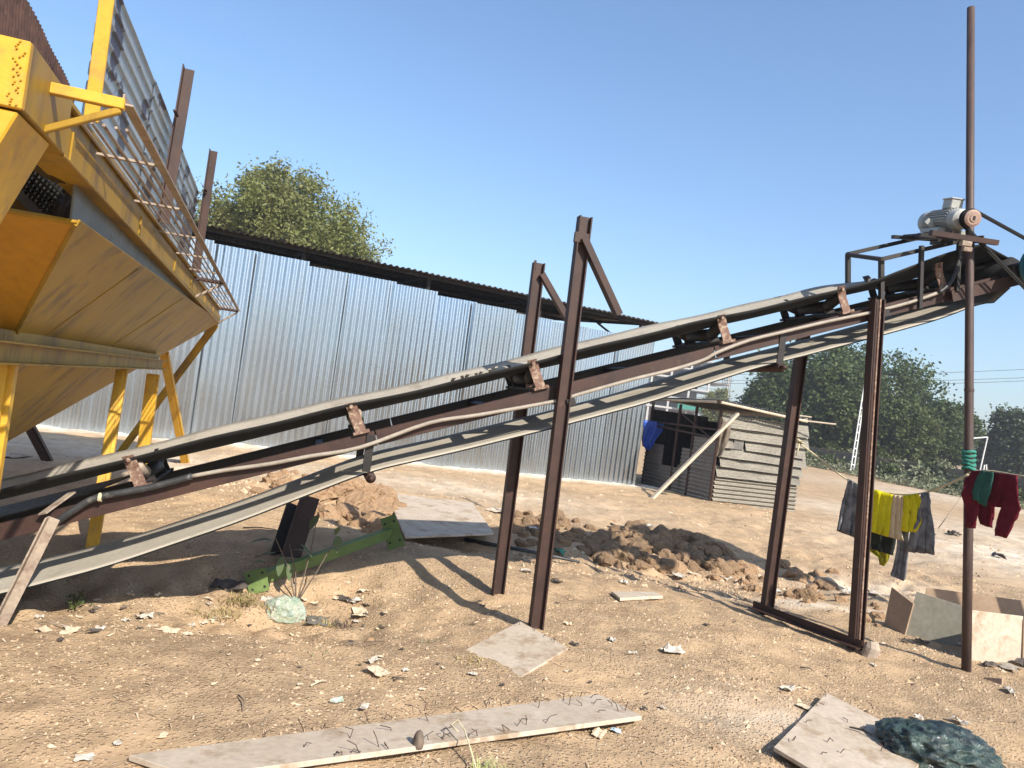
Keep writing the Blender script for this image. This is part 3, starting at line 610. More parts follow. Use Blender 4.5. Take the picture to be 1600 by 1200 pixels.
# two V belts round both pulleys
for off in (.045, .015):
    d = (big - pc); Ld = math.hypot(d.dot(AXA), d.dot(AXU)); an = math.atan2(d.dot(AXU), d.dot(AXA)); be = math.asin((br - .066) / Ld); pth = []
    for a in np.linspace(an + math.pi / 2 + be, an + 3 * math.pi / 2 - be, 10): pth.append(pc + (AXA * math.cos(a) + AXU * math.sin(a)) * .068)
    for a in np.linspace(an - math.pi / 2 - be, an + math.pi / 2 + be, 14): pth.append(big + (AXA * math.cos(a) + AXU * math.sin(a)) * (br + .002))
    pth = [p + AXN * off for p in pth]; mb = MB()
    for a, b in zip(pth, pth[1:] + pth[:1]): mb.bar(a, b, .016, .012, AXN)
    mb.build('drive_belt', M['belt_black'], cv)

# ------------------------------------------------------------------ tall pole at the right
pf = GG(1512, 1049); pt = D(1517, 12, 6.25)
pl = thing('steel_pole', 'tall thin brown steel pole standing in the dirt beside the top of the conveyor', 'pole', pf)
mb = MB(); mb.tube([pf + V((0, 0, -.1)), pf.lerp(pt, .2), pf.lerp(pt, .55), pt], [.034, .034, .031, .029], 16); mb.build('pole_shaft', M['pole'], pl, True)
mb = MB(); p_ = pf.lerp(pt, .62); mb.tube([p_, p_ + V((0, 0, .012))], .036, 14); p_ = pf.lerp(pt, .40); mb.tube([p_, p_ + V((0, 0, .02))], .036, 14); mb.build('pole_joint', M['pole'], pl)
# ------------------------------------------------------------------ yellow aggregate hopper
HD = V((-.295, .955, 0)).normalized(); HN = V((.955, .295, 0)).normalized(); HP = D(343, 500, 10.5); ZU = V((0, 0, 1))
def Hx(u, v, off=0.): return PL(u, v, HP + HN * off, HD)
h0 = Hx(30, 170); hL = (Hx(343, 507) - h0).dot(HD)
def HR_(t, off, z): return V((h0.x, h0.y, 0)) + HD * t + HN * off + V((0, 0, z))
def zb(t): return 2.19 - .0165 * t
hp_ = thing('aggregate_hopper', 'big dusty yellow steel hopper with sloping sides on yellow legs at the left', 'hopper', (-3.6, 7.0, 0))
def rimbox(t0, t1, o0, o1, a, b, m, name, par=hp_, bv=.004):
    return MB().hexa([HR_(t0, o0, zb(t0) + a), HR_(t1, o0, zb(t1) + a), HR_(t1, o1, zb(t1) + a), HR_(t0, o1, zb(t0) + a)],
                     [HR_(t0, o0, zb(t0) + b), HR_(t1, o0, zb(t1) + b), HR_(t1, o1, zb(t1) + b), HR_(t0, o1, zb(t0) + b)]).build(name, m, par, bevel=bv)
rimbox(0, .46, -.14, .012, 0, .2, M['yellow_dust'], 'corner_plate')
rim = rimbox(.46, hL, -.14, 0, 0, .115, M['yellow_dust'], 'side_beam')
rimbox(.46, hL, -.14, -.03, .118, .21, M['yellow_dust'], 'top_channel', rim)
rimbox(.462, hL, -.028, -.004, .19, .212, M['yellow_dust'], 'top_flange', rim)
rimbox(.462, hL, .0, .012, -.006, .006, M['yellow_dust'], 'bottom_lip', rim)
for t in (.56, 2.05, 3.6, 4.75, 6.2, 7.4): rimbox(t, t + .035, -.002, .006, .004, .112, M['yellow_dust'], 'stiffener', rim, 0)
mb = MB(); fb = [HR_(0, .012, zb(0) + 0), HR_(.14, .012, zb(0) + 0), HR_(.14, .012, zb(0) + .2), HR_(0, .012, zb(0) + .2)]
fb = [p - HD * .012 - HN * .004 for p in fb]
mb.prism(fb, HN * -2.1); mb.build('end_beam', M['yellow'], hp_, bevel=.004)
mb = MB()
for k in range(26): p = HR_(-.014, .0 - R.uniform(0, .03), zb(0) + .01 + k * .0073); mb.box(p, (.004, .005 + .006 * R.random(), .004))
for k in range(30): p = HR_(-.014, -.02 - k * .03, zb(0) + R.uniform(-.004, .012)); mb.box(p, (.005, .005, .004))
mb.build('weld_bead', M['yellow'], hp_)
# inclined leg under the corner
ld = (V((0, 0, -1)) - HN * .36).normalized(); a = HR_(.0, -.0, zb(0) - .005)
q4 = [a + HD * .0, a + HD * .33, a + HD * .33 - HN * .2, a - HN * .2]
MB().hexa([p + ld * 2.5 for p in q4], q4).build('corner_leg', M['yellow'], hp_, bevel=.006)
# sloping bin
A_ = Hx(120, 350, -.03); B_ = Hx(343, 504, -.02); bm_P = D(15, 550, 3.6)
c_ = PL(15, 535, bm_P, HD) - HN * .05
pn = (B_ - A_).cross(c_ - A_).normalized()
if pn.dot(HN) < 0: pn = -pn
def Pn(u, v): return PN(u, v, A_, pn)
bot1, bot0 = Pn(-60, 730), Pn(-45, 650)
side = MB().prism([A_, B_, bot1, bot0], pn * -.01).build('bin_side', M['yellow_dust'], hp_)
mb = MB()
for (u0, v0, u1, v1) in ((217, 419, 74, 522), (285, 466, 175, 540)): mb.bar(Pn(u0, v0) + pn * .002, Pn(u1, v1) + pn * .002, .012, .006, pn)
mb.bar(A_ + pn * .0, bot0 + pn * .0, .02, .016, pn); mb.bar(A_ + ZU * .005, B_ + ZU * .005, .03, .012, pn); mb.build('weld_seam', M['yellow_dust'], side)
A2 = A_ - HN * 1.9 + ZU * -.0; b2 = bot0 - HN * .55; en = (A2 - A_).cross(bot0 - A_).normalized()
if en.y > 0: en = -en
MB().prism([A_, bot0, b2, A2], en * -.01).build('bin_end', M['orange'], hp_)
mb = MB(); mb.bar(A_ + ZU * .004, A2 + ZU * .004, .02, .014, en); mb.build('end_rim', M['yellow_dust'], hp_)
# far end and left side of the bin, hidden ones close it
B2 = B_ - HN * 1.9; f2 = bot1 - HN * .55
MB().prism([B_, B2, f2, bot1], HD * .01).build('bin_end', M['orange'], hp_); MB().prism([A2, b2, f2, B2], -HN * .01).build('bin_side', M['orange'], hp_)
# skirt plate between beam and bin
mb = MB(); a, b = Hx(112, 342, -.06), Hx(341, 505, -.06); tA = (a - h0).dot(HD); tB = (b - h0).dot(HD)
mb.prism([a, b, HR_(tB, -.06, zb(tB) + .02), HR_(tA - .02, -.06, zb(tA) + .02)], HN * -.008); mb.build('skirt_plate', M['grey_plate'], hp_)
# dark sieve and stones inside the opening
P = []
for i in range(16):
    P.append([HR_(.35 + 7.5 * (k / 120) ** 1.4, -.55 - .5 * i / 15 + .03 * R.random(), 2.75 - .95 * i / 15 + .03 * R.random()) for k in range(121)])
grid_mesh('stone_fill', P, M['aggregate'], hp_, False)
mb = MB()
for k in range(26):
    t = .4 + k * .07; mb.bar(HR_(t, -.42, 2.36), HR_(t + .05, -.5, 2.18), .012, .012)
for k in range(9): mb.bar(HR_(.35, -.42 - k * .011, 2.36 - k * .023), HR_(2.2, -.42 - k * .011, 2.33 - k * .023), .008, .008)
mb.build('sieve_grid', M['aggregate'], hp_)
MB().bar(HR_(.3, -.36, 2.22), HR_(2.4, -.3, 1.98), .05, .05).build('inner_bar', M['steel_dark'], hp_); MB().bar(HR_(.3, -.3, 2.24), HR_(.95, -.12, 2.2), .05, .06).build('inner_bar', M['steel_dark'], hp_)
# side boards of corrugated sheet with posts
s0 = Hx(148, 150); t0 = (s0 - h0).dot(HD); t1 = (Hx(300, 420) - h0).dot(HD) - .02
ts = np.linspace(t0 + .03, t1, 4)
for k in range(3):
    sh = corr_sheet('side_board', HR_(ts[k], -.045 + .006 * (k % 2), zb(ts[k]) + .2), HR_(ts[k + 1] + .05, -.045 + .006 * (k % 2), zb(ts[k + 1]) + .2), V((0, 0, .68 + .008 * k)), M['galv_rust'], hp_, .078, .013, True, 6, .0012, k, False, .0085)
def hpost(base, topp, off, m, wd, fl):
    a, b = Hx(*base, off), Hx(*topp, off)
    o = MB().angle(a, b, wd, .008, HN, fl).build('board_post', m, hp_)
    if m is M['yellow']: o['label'] = 'yellow flat post at the near end of the side board'
    return o
hpost((247, 348), (287, 107), .0, M['steel'], .065, -1); hpost((300, 425), (328, 235), .0, M['steel'], .065, -1)
a = Hx(142, 190, .01); b = Hx(172, -40, .01); MB().bar(a, b, .052, .014, HD).build('board_post', M['yellow'], hp_, bevel=.002)
for (u, v) in ((275, 177), (321, 297)): p = Hx(u, v, .02); MB().bar(p - HD * .06, p + HD * .06, .02, .008).build('board_clip', M['steel'], hp_)
# cantilevered ladder rack outside the rim
ro = .215; rk = MB(); ra, rb_ = Hx(190, 163, ro), Hx(371, 486, ro); tR0, tR1 = [(p - h0).dot(HD) for p in (ra, rb_)]
zr0, zr1 = ra.z - zb(tR0), rb_.z - zb(tR1)
def RK(t, off, dz=0): return HR_(t, off, zb(t) + zr0 + (zr1 - zr0) * (t - tR0) / (tR1 - tR0) + dz)
rk = MB().angle(RK(tR0, ro), RK(tR1, ro), .035, .006).build('ladder_rack', M['dusty_steel'], hp_)
for off in (.025, .065, .105, .145, .18): MB().cyl(RK(tR0 + .3, off), RK(tR1, off), .006, 6).build('rack_bar', M['dusty_steel'], rk)
for t in np.concatenate([np.linspace(tR0 + .8, tR1 - .4, 9)]): MB().bar(RK(t, -.02, .008), RK(t, ro, .008), .022, .01).build('rack_rung', M['dusty_steel'], rk)
for t, m in ((tR0, M['yellow']), (tR0 + (tR1 - tR0) * .60, M['steel']), (tR1, M['steel'])):
    MB().bar(RK(t, -.02), RK(t, ro + .01), .03, .036).build('rack_arm', m, rk, bevel=.003); MB().bar(HR_(t, .005, zb(t) + .01), RK(t, ro, -.02), .022, .022).build('rack_stay', M['yellow_dust'] if m is M['yellow'] else M['dusty_steel'], rk, bevel=.003)
# raised rusty back board on the far side
HB = HP - HN * 1.6
p0, p1 = PL(42, 0, HB, HD), PL(117, 148, HB, HD); ext = (p0 - p1) * .8; lo = V((0, 0, 1))
p00 = p0 + ext
corr_sheet('back_board', p00, p1, V((0, 0, -1.75)) + (p1 - p0).normalized() * .2, M['rust_sheet'], hp_, .07, .012, False, 10, .012, 4)
mb = MB(); mb.bar(p00 - HN * .03 - ZU * .1, p1 - HN * .03 - ZU * .1, .05, .05)
for k in range(5): mb.bar(p00.lerp(p1, k / 4) - HN * .03, p00.lerp(p1, k / 4) - HN * .03 + V((0, 0, -2.4)), .05, .05)
mb.build('board_frame', M['steel'], hp_)
# lower beam and legs
ba, bb = PL(-40, 529, bm_P, HD), PL(250, 563, bm_P, HD); bb.z = 1.47; ba.z = 1.51
lb = MB().channel(ba + HN * .02, bb + HN * .02, .105, .06, .01, ZU, 1).build('support_beam', M['yellow_dust'], hp_, bevel=.002)
MB().bar(ba - HN * .05, bb - HN * .05, .08, .10).build('beam_web', M['yellow_dust'], lb)
def hleg(a, b, wd, m=M['yellow'], name='leg', upv=None):
    a = V(a); b = V(b); d = (b - a).normalized(); a = a - d * .08
    MB().channel(a, b, wd, wd * .55, .012, upv or -HD, -1).build(name, m, hp_, bevel=.003)
    MB().bar(a - HN * .0 + HD * wd * .5, b + HD * wd * .5, wd * .5, wd * .5, HN).build(name + '_stiffener', m, hp_)
f0 = PL(12, 570, bm_P, HD); hleg((f0.x, f0.y, hz(f0.x, f0.y)), f0, .1)
f1 = GG(145, 862); hleg(f1, PL(193, 578, bm_P, HD), .105)
f2_ = PL(242, 585, bm_P + HN * -.02, HD); hleg((f2_.x + .02, f2_.y, 0), f2_, .15)
hleg(GG(291, 724), D(258, 552, 9.6), .13)
hleg(GG(190, 708), Hx(338, 508, -.05), .12, M['yellow_dust'])
hleg(GG(76, 720), D(12, 600, 9.4), .13, M['steel'])

# ------------------------------------------------------------------ long galvanised shed
sh = thing('corrugated_shed', 'long galvanised corrugated iron shed with an open dark gap under its roof', 'shed', (-3, 15.6, 0))
def SWp(t, off, z): return SW0 + SWD * t + SWN * off + V((0, 0, z))
def ztop(t): return 3.76 - .0462 * (t - 5.06)
ww = .882; nsh = 17
for k in range(nsh):
    ta = 14.88 - (k + 1) * ww; tb2 = ta + ww + .05; z = ztop(ta + ww / 2) + R.uniform(-.03, .03); o1, o2 = R.uniform(-.022, .022), R.uniform(-.022, .022); ln = R.uniform(-.05, .05)
    corr_sheet('wall_sheet', SWp(ta, o1 + .007 * (k % 2), -.15), SWp(min(tb2, 14.9), o2 + .007 * (k % 2), -.15), SWN * ln + V((R.uniform(-.01, .01), 0, z + .15)), M['galv'], sh, .126, .0165, False, 9, .004, k)
e0, e1 = V((-6.14, 14.26, 4.02)), V((3.07, 17.75, 3.79)); ed = (e1 - e0); ea = e0 - ed * .62 + SWN * .10 + V((0, 0, -.015)); eb = e1 + ed * .012 + SWN * .10 + V((0, 0, -.015))
back = -SWN * 7.5 + V((0, 0, .55))
for k in range(8):
    corr_sheet('roof_sheet', ea.lerp(eb, k / 8) + V((0, 0, .004 * (k % 2))), ea.lerp(eb, (k + 1) / 8 + .004) + V((0, 0, .004 * (k % 2))), back, M['roof_dark'], sh, .126, .02, False, 4, .004, k + 40)
for i, (f, dz) in enumerate(((.035, -.055), (.09, -.05), (.4, -.06), (.7, -.06), (.98, -.06))):
    MB().bar(ea + back * f + V((0, 0, dz)), eb + back * f + V((0, 0, dz)), .05, .075).build('purlin', M['steel_dark'], sh)
for k in range(7):
    p = ea.lerp(eb, .02 + k * .16); p = p + back * .045; MB().bar(V((p.x, p.y, -.1)), V((p.x, p.y, p.z - .07)), .07, .07).build('shed_post', M['steel_dark'], sh)
    q = p + V((0, 0, -.08)); MB().bar(q, q + back * .86, .05, .07).build('rafter', M['steel_dark'], sh)
    MB().bar(p + back * .02 + V((0, 0, -.75)), p + back * .3 + V((0, 0, -.12)), .04, .04).build('knee_brace', M['steel'], sh)
bk = -SWN * 6.9
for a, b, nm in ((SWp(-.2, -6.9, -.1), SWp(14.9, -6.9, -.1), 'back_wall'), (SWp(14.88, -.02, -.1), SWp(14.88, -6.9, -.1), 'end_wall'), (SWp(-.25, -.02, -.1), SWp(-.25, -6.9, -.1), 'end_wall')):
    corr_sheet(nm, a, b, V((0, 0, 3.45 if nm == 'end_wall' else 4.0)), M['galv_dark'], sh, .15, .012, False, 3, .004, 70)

# ------------------------------------------------------------------ small sheet hut
hC, hL_, hR_ = V((4.45, 16.1, -.1)), V((3.42, 18.55, -.05)), V((6.42, 16.75, -.12))
hu = thing('sheet_hut', 'small makeshift hut of pale horizontal corrugated sheets with a dark open side', 'hut', hC)
lw = hL_ - hC; rw = hR_ - hC; ln_ = V((-lw.y, lw.x, 0)).normalized(); rn_ = V((rw.y, -rw.x, 0)).normalized()
if ln_.x > 0: ln_ = -ln_
def HL_(f, z, off=0.): p = hC + lw * f + ln_ * off; return V((p.x, p.y, z))
def HRr(f, z, off=0.): p = hC + rw * f + rn_ * off; return V((p.x, p.y, z))
for k, (f0_, f1_, za, zb_) in enumerate(((.0, .50, -.12, .62), (.0, .46, .58, 1.02), (.44, 1.0, -.12, .55), (.72, 1.0, .5, 1.0), (.0, .30, .98, 1.32))):
    corr_sheet('front_sheet', HL_(f0_, za, .006 * k), HL_(f1_, za, .006 * k), V((0, 0, zb_ - za)), M['galv_dark'], hu, .085, .012, True, 6, .01, k + 80)
mb = MB(); mb.bar(HL_(0, -.04, .05), HL_(1, -.02, .05), .05, .05); mb.build('base_rail', M['dusty_steel'], hu)
for z in (1.33, 1.52): MB().cyl(HL_(-.02, z, .03), HL_(1.0, z + .1 if z < 1.5 else z - .02, .03), .022, 8).build('rail', M['steel'], hu)
for f in (.0, .33, .56, .98): MB().cyl(HL_(f, -.1, .0 if f else .03), HL_(f, 1.98, .0 if f else .03), .035, 8).build('hut_post', M['steel'], hu)
MB().cyl(HL_(.05, 1.3, .035), HL_(.5, 1.75, .035), .018, 8).build('rail', M['steel'], hu)
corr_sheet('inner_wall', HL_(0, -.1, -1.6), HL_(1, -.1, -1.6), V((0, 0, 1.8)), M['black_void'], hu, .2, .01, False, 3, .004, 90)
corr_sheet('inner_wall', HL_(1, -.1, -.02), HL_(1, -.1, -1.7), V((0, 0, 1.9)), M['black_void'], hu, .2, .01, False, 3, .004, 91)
zz = [(-.14, .60, 0, 1.0, 1), (.56, .80, 0, 1.02, 0), (.77, 1.0, .02, 1.03, 0), (.97, 1.2, .0, 1.07, 0), (1.17, 1.42, .3, 1.04, 0), (1.16, 1.40, .0, .16, 0), (1.38, 1.64, .0, 1.06, 0), (1.60, 1.86, .0, 1.05, 0)]
for k, (za, zb_, f0_, f1_, kind) in enumerate(zz):
    o = corr_sheet('side_sheet', HRr(f0_, za, .05 if kind else .12), HRr(f1_, za + R.uniform(-.03, .02), .05 if kind else .12), V((0, 0, zb_ - za)) - rn_ * (.008 if kind else .11), M['galv_old'], hu,   .088 if kind else .055, .024 if kind else .006, True, 8, .010, k + 100)
MB().box(HRr(.22, 1.28, .05), (.24, .03, .22), Matrix((rw.normalized(), rn_, ZU)).transposed()).build('vent_board', M['galv_dark'], hu)
ra_, rb2, rc_ = D(1022, 621, 18.7), D(1123, 624, 15.72), D(1266, 656, 16.35); rd_ = ra_ + rc_ - rb2
for k in range(2):
    corr_sheet('roof_sheet', rb2.lerp(rc_, k * .5) + V((0, 0, .01 * k)), rb2.lerp(rc_, k * .5 + .52) + V((0, 0, .01 * k)), (ra_ - rb2), M['roof_dark'], hu, .076, .014, False, 4, .006, k + 120)
for a, b in ((rb2, ra_), (rb2, rc_)): MB().cyl(a.lerp(b, .03) - ZU * .05, a.lerp(b, .97) - ZU * .05, .028, 8).build('roof_pole', M['wood'], hu)
for u0, v0, u1, v1 in ((1238, 648, 1268, 652), (1245, 656, 1306, 663), (1230, 660, 1262, 655)): MB().cyl(D(u0, v0, 16.4), D(u1, v1, 16.3), .018, 6).build('roof_stick', M['wood'], hu)
sp = MB().bar(GG(1018, 779, -.03), D(1153, 646, 15.55), .10, .055).build('timber_prop', M['wood'], None, bevel=.006); setp(sp, 'pale timber pole leaning against the corner of the sheet hut', 'timber')
def sheet_between(name, label, cat, L, Rr_, mat, n=14, fold=.03, seed=0, nrm=V((0, -1, 0)), parent=None, thick=.006, amp=2.5):
    """hanging cloth between a left and a right edge polyline (lists of points, top to bottom)"""
    P = []; m = len(L)
    for i in range(m):
        row = []
        for k in range(n + 1):
            t = k / n; p = V(L[i]).lerp(V(Rr_[i]), t); ph = t * amp * 2 * math.pi + seed
            row.append(p + nrm * (fold * (math.sin(ph) + .5 * math.sin(ph * 1.7 + i * .5)) * min(1, .25 + i / m) + .012 * mnoise.noise(V((t * 5, i * .7, seed * 3.)))))
        P.append(row)
    o = grid_mesh(name, P, mat, parent, True, thick)
    if parent is None:
        me_ = o.data; cc = V([sum(c) / 8 for c in zip(*o.bound_box)])
        for v in me_.vertices: v.co -= cc
        o.location += cc
    return setp(o, label, cat) if label else o
def pxcloth(name, label, cat, rows, d, mat, **kw):
    L = []; Rr_ = []
    dd = d if callable(d) else (lambda u: d)
    # rows: (uL, vL, uR, vR); refine by interpolation
    rr = []
    for a, b in zip(rows, rows[1:]):
        for k in range(4): rr.append([a[i] + (b[i] - a[i]) * k / 4 for i in range(4)])
    rr.append(rows[-1])
    for r in rr: L.append(D(r[0], r[1], dd(r[0]))); Rr_.append(D(r[2], r[3], dd(r[2])))
    return sheet_between(name, label, cat, L, Rr_, mat, **kw)
pxcloth('hanging_rag', 'dusty brown rag hanging from the leaning timber on the hut corner', 'cloth', [(1130, 655, 1141, 664), (1124, 672, 1142, 675), (1122, 690, 1137, 692), (1119, 708, 1128, 712), (1118, 714, 1123, 715)], 15.5, M['brown_cloth'], fold=.05, amp=1.5, seed=1)
pxcloth('blue_tarp', 'bright blue tarpaulin hung at the left end of the hut', 'tarpaulin', [(1004, 656, 1038, 660), (1005, 670, 1036, 673), (1003, 686, 1024, 688), (1004, 696, 1020, 697), (1010, 702, 1016, 703)], 18.2, M['tarp'], fold=.04, amp=2)

# ------------------------------------------------------------------ washing line
RP = [(1245, 690, 7.05), (1275, 712, 6.95), (1320, 747, 6.8), (1360, 763, 6.6), (1400, 772, 6.45), (1440, 771, 6.25), (1480, 757, 6.0), (1513, 741, 5.83)]
R2P = [(1513, 740, 5.8), (1535, 735, 5.7), (1565, 738, 5.58), (1592, 743, 5.45), (1680, 752, 5.1)]
def rd(u): return float(np.interp(u, [p[0] for p in RP], [p[2] for p in RP]))
def rd2(u): return float(np.interp(u, [p[0] for p in R2P], [p[2] for p in R2P]))
rp = MB(); rp.tube(smooth_pts([D(*p) for p in RP], 4), .008, 6); rp.tube(smooth_pts([D(*p) for p in R2P], 4), .006, 6)
rp.tube([D(1240, 690, 7.1), D(1247, 687, 7.02), D(1254, 692, 7.0), D(1240, 690, 7.1)], .012, 6); rp.tube([D(1250, 690, 7.02), D(1244, 712, 7.0)], .008, 6)
rp = rp.build('washing_line', M['rope'], None, True); setp(rp, 'pale rope washing line tied from the rear brown post to the tall pole', 'rope')
mb = MB()
for k in range(5): mb.tube([pf.lerp(pt, .287 + .006 * k) + V((.03 * math.cos(a), .03 * math.sin(a), .006 * math.sin(a * 2 + k))) * 1.35 for a in np.linspace(0, 6.3, 10)], .013, 6)
setp(mb.build('knotted_rag', M['teal_cloth'], None, True), 'teal rag knotted round the tall pole at the washing line', 'rag')
gl = 'clothes drying on the line'
for nm, lb, ct, rows, m, kw in (
    ('grey_trousers', 'faded grey trousers at the left end of the washing line', 'trousers', [(1324, 747, 1342, 757), (1318, 775, 1344, 785), (1311, 805, 1345, 815), (1304, 828, 1346, 844)], 'denim', dict(seed=1, fold=.025)),
    ('yellow_shirt', 'bright yellow shirt hanging directly beside the front brown post', 'shirt', [(1352, 760, 1395, 773), (1350, 785, 1392, 795), (1348, 810, 1390, 818), (1346, 826, 1384, 838)], 'yellow_cloth', dict(seed=2, fold=.022, amp=4)),
    ('beige_towel', 'beige cloth hanging between the two yellow garments', 'cloth', [(1393, 773, 1411, 775), (1390, 795, 1411, 797), (1388, 820, 1409, 822), (1386, 838, 1412, 845)], 'beige_cloth', dict(seed=3, fold=.015)),
    ('yellow_bundle', 'bright yellow garment bunched over the line right of the beige cloth', 'shirt', [(1411, 775, 1434, 771), (1410, 792, 1442, 790), (1408, 812, 1439, 812), (1410, 830, 1427, 831)], 'yellow_cloth', dict(seed=4, fold=.03)),
    ('grey_jeans', 'faded grey jeans with a frayed wide hem at the right end of the line', 'jeans', [(1441, 771, 1452, 770), (1436, 795, 1453, 795), (1428, 825, 1455, 825), (1418, 862, 1457, 866)], 'denim', dict(seed=5, fold=.03)),
    ('denim_leg', 'long grey denim trouser leg hanging lowest on the line', 'trousers', [(1408, 775, 1424, 775), (1404, 820, 1420, 820), (1401, 860, 1419, 860), (1393, 898, 1414, 904), (1394, 900, 1412, 908)], 'denim', dict(seed=6, fold=.012, back=.09)),
    ('black_cloth', 'black cloth hanging behind the yellow shirt', 'cloth', [(1350, 765, 1400, 775), (1350, 820, 1402, 824), (1352, 848, 1400, 852), (1356, 856, 1396, 868)], 'dark_cloth', dict(seed=7, fold=.015, back=.11)),
    ('olive_cloth', 'dark olive yellow cloth with a low corner behind the front post', 'cloth', [(1346, 765, 1392, 775), (1348, 830, 1394, 836), (1350, 855, 1394, 858), (1372, 872, 1388, 878), (1374, 882, 1380, 884)], 'olive_cloth', dict(seed=8, fold=.012, back=.15))):
    bk_ = kw.pop('back', .02)
    pxcloth(nm, lb, ct, rows, (lambda u, b=bk_: rd(u) + b - .03), M[m], nrm=V((.1, -1, 0)), **kw)['group'] = gl
sw = thing('maroon_sweater', 'maroon sweater with hanging sleeves draped over the line right of the pole', 'sweater', D(1545, 760, 5.6), gl)
kw = dict(nrm=V((.1, -1, 0)), parent=sw, thick=.012)
pxcloth('body', None, None, [(1530, 736, 1590, 742), (1528, 752, 1589, 758), (1528, 772, 1580, 780), (1527, 788, 1572, 794)], lambda u: rd2(u) - .035, M['maroon'], fold=.02, seed=1, amp=2, **kw)
pxcloth('back_panel', None, None, [(1526, 737, 1556, 740), (1526, 770, 1556, 772), (1527, 800, 1555, 806), (1531, 818, 1550, 825)], lambda u: rd2(u) + .03, M['maroon'], fold=.012, seed=2, **kw)
pxcloth('sleeve', None, None, [(1520, 735, 1536, 736), (1508, 752, 1528, 756), (1501, 772, 1528, 778), (1508, 790, 1526, 795), (1507, 812, 1524, 812), (1509, 824, 1522, 825)], lambda u: rd2(u) - .06, M['maroon'], fold=.015, seed=3, amp=1, **kw)
pxcloth('sleeve', None, None, [(1573, 742, 1590, 744), (1572, 775, 1592, 776), (1566, 800, 1595, 795), (1559, 822, 1588, 812), (1555, 836, 1574, 841)], lambda u: rd2(u) - .06, M['maroon'], fold=.015, seed=4, amp=1, **kw)
pxcloth('green_towel', 'dark green cloth over the maroon sweater by the pole', 'cloth', [(1533, 735, 1552, 738), (1526, 750, 1549, 754), (1519, 768, 1545, 775), (1522, 780, 1540, 792)], lambda u: rd2(u) - .10, M['green_cloth'], fold=.018, seed=6, nrm=V((.1, -1, 0)), amp=1.5)['group'] = gl
# ------------------------------------------------------------------ boards lying about
def slab(name, label, cat, pts, mat, thick=.018):
    """board through 4 real corner points"""
    pts = [V(p) for p in pts]; n = (pts[1] - pts[0]).cross(pts[3] - pts[0]).normalized()
    if n.z < 0: n = -n
    pts[2].z = pts[0].z - ((pts[2].x - pts[0].x) * n.x + (pts[2].y - pts[0].y) * n.y) / n.z
    o = MB().prism(pts, -n * thick).build(name, mat, None, bevel=.002); setp(o, label, cat); return o, n
def nails(o, n, spots, L=.035):
    for (u, v) in spots:
        p = GG(u, v); c = o.location; p = V((p.x, p.y, c.z))
        # drop onto the board plane
        z = plane_z(o, n, p)
        p.z = z; a = R.uniform(0, 6.28); l1 = L * R.uniform(.5, 1.3); l2 = L * R.uniform(.5, 1.4)
        q1 = p + V((math.cos(a) * l1 * .5, math.sin(a) * l1 * .5, l1 * .8)); b = a + R.uniform(-2, 2); q2 = q1 + V((math.cos(b) * l2, math.sin(b) * l2, R.uniform(-.3, .6) * l2))
        MB().tube([p - V((0, 0, .004)), q1, q2], .0021, 5).build('nail', M['nail'], o)
PLN = {}
def plane_z(o, n, p):
    c = PLN[o.name]; return c.z - ((p.x - c.x) * n.x + (p.y - c.y) * n.y) / n.z
def gboard(name, label, cat, px, up, mat, thick=.018):
    pts = [GG(u, v, up_) for (u, v), up_ in zip(px, up)]
    pts[3] = pts[0] + pts[2] - pts[1] if len(px) == 4 and False else pts[3]
    o, n = slab(name, label, cat, pts, mat, thick); PLN[o.name] = sum(pts, V((0, 0, 0))) / len(pts); return o, n
gboard('plywood_sheet', 'large pale plywood sheet lying by the green bracket in front of the clod heap', 'board', [(602, 779), (738, 791), (770, 851), (632, 848)], (.07, .05, .03, .05), M['ply'], .02)
MB_ = MB().bar(GG(663, 832, .07), GG(694, 836, .07), .05, .03).build('timber_offcut', M['steel'], None); setp(MB_, 'short dark stick lying on the large pale plywood sheet', 'stick')
o, n = gboard('plywood_board', 'square pale plywood board lying at the foot of the front left post', 'board', [(722, 1017), (812, 977), (887, 1018), (798, 1062)], (-.004, .03, .035, -.02), M['ply'])
nails(o, n, [(812, 981), (834, 990), (849, 999), (865, 1008)], .022)
o, n = gboard('nail_plank', 'long pale plank full of bent nails across the bottom of the yard', 'plank', [(935, 1092), (1001, 1134), (300, 1236), (200, 1191)], (.028, .05, .05, .028), M['ply'], .022)
nails(o, n, [(412, 1155), (475, 1145), (505, 1140), (575, 1133), (600, 1128), (645, 1120), (662, 1117), (708, 1113), (760, 1104), (792, 1100), (810, 1098), (835, 1096), (858, 1096), (880, 1095), (905, 1094), (922, 1097), (472, 1178), (545, 1163), (610, 1153), (668, 1140), (840, 1115), (888, 1112), (908, 1112), (925, 1108), (955, 1112), (975, 1122), (985, 1120), (965, 1126),
             (690, 1172), (688, 1170), (728, 1165), (745, 1160), (787, 1157), (805, 1150), (820, 1148), (850, 1143), (932, 1130), (600, 1187), (590, 1188), (520, 1196), (532, 1195), (545, 1192), (560, 1194), (668, 1172)], .036)
o, n = gboard('nail_board', 'pale board with bent nails at the bottom right beside the dark plastic bag', 'board', [(1290, 1095), (1207, 1183), (1380, 1290), (1455, 1175)], (.05, .05, .035, .03), M['ply'], .02)
nails(o, n, [(1288, 1102), (1275, 1112), (1257, 1140), (1234, 1176), (1363, 1117), (1382, 1148), (1375, 1182), (1340, 1150), (1352, 1156), (1322, 1140), (1290, 1172), (1310, 1190), (1225, 1165), (1240, 1148), (1280, 1195), (1390, 1160)], .035)
st_ = MB().tube([GG(1325, 1152, .055), GG(1345, 1158, .06), GG(1362, 1166, .055)], [.004, .006, .003], 6).build('twig', M['steel_dark'], None); setp(st_, 'dark twig lying on the nail board at the bottom right', 'twig')
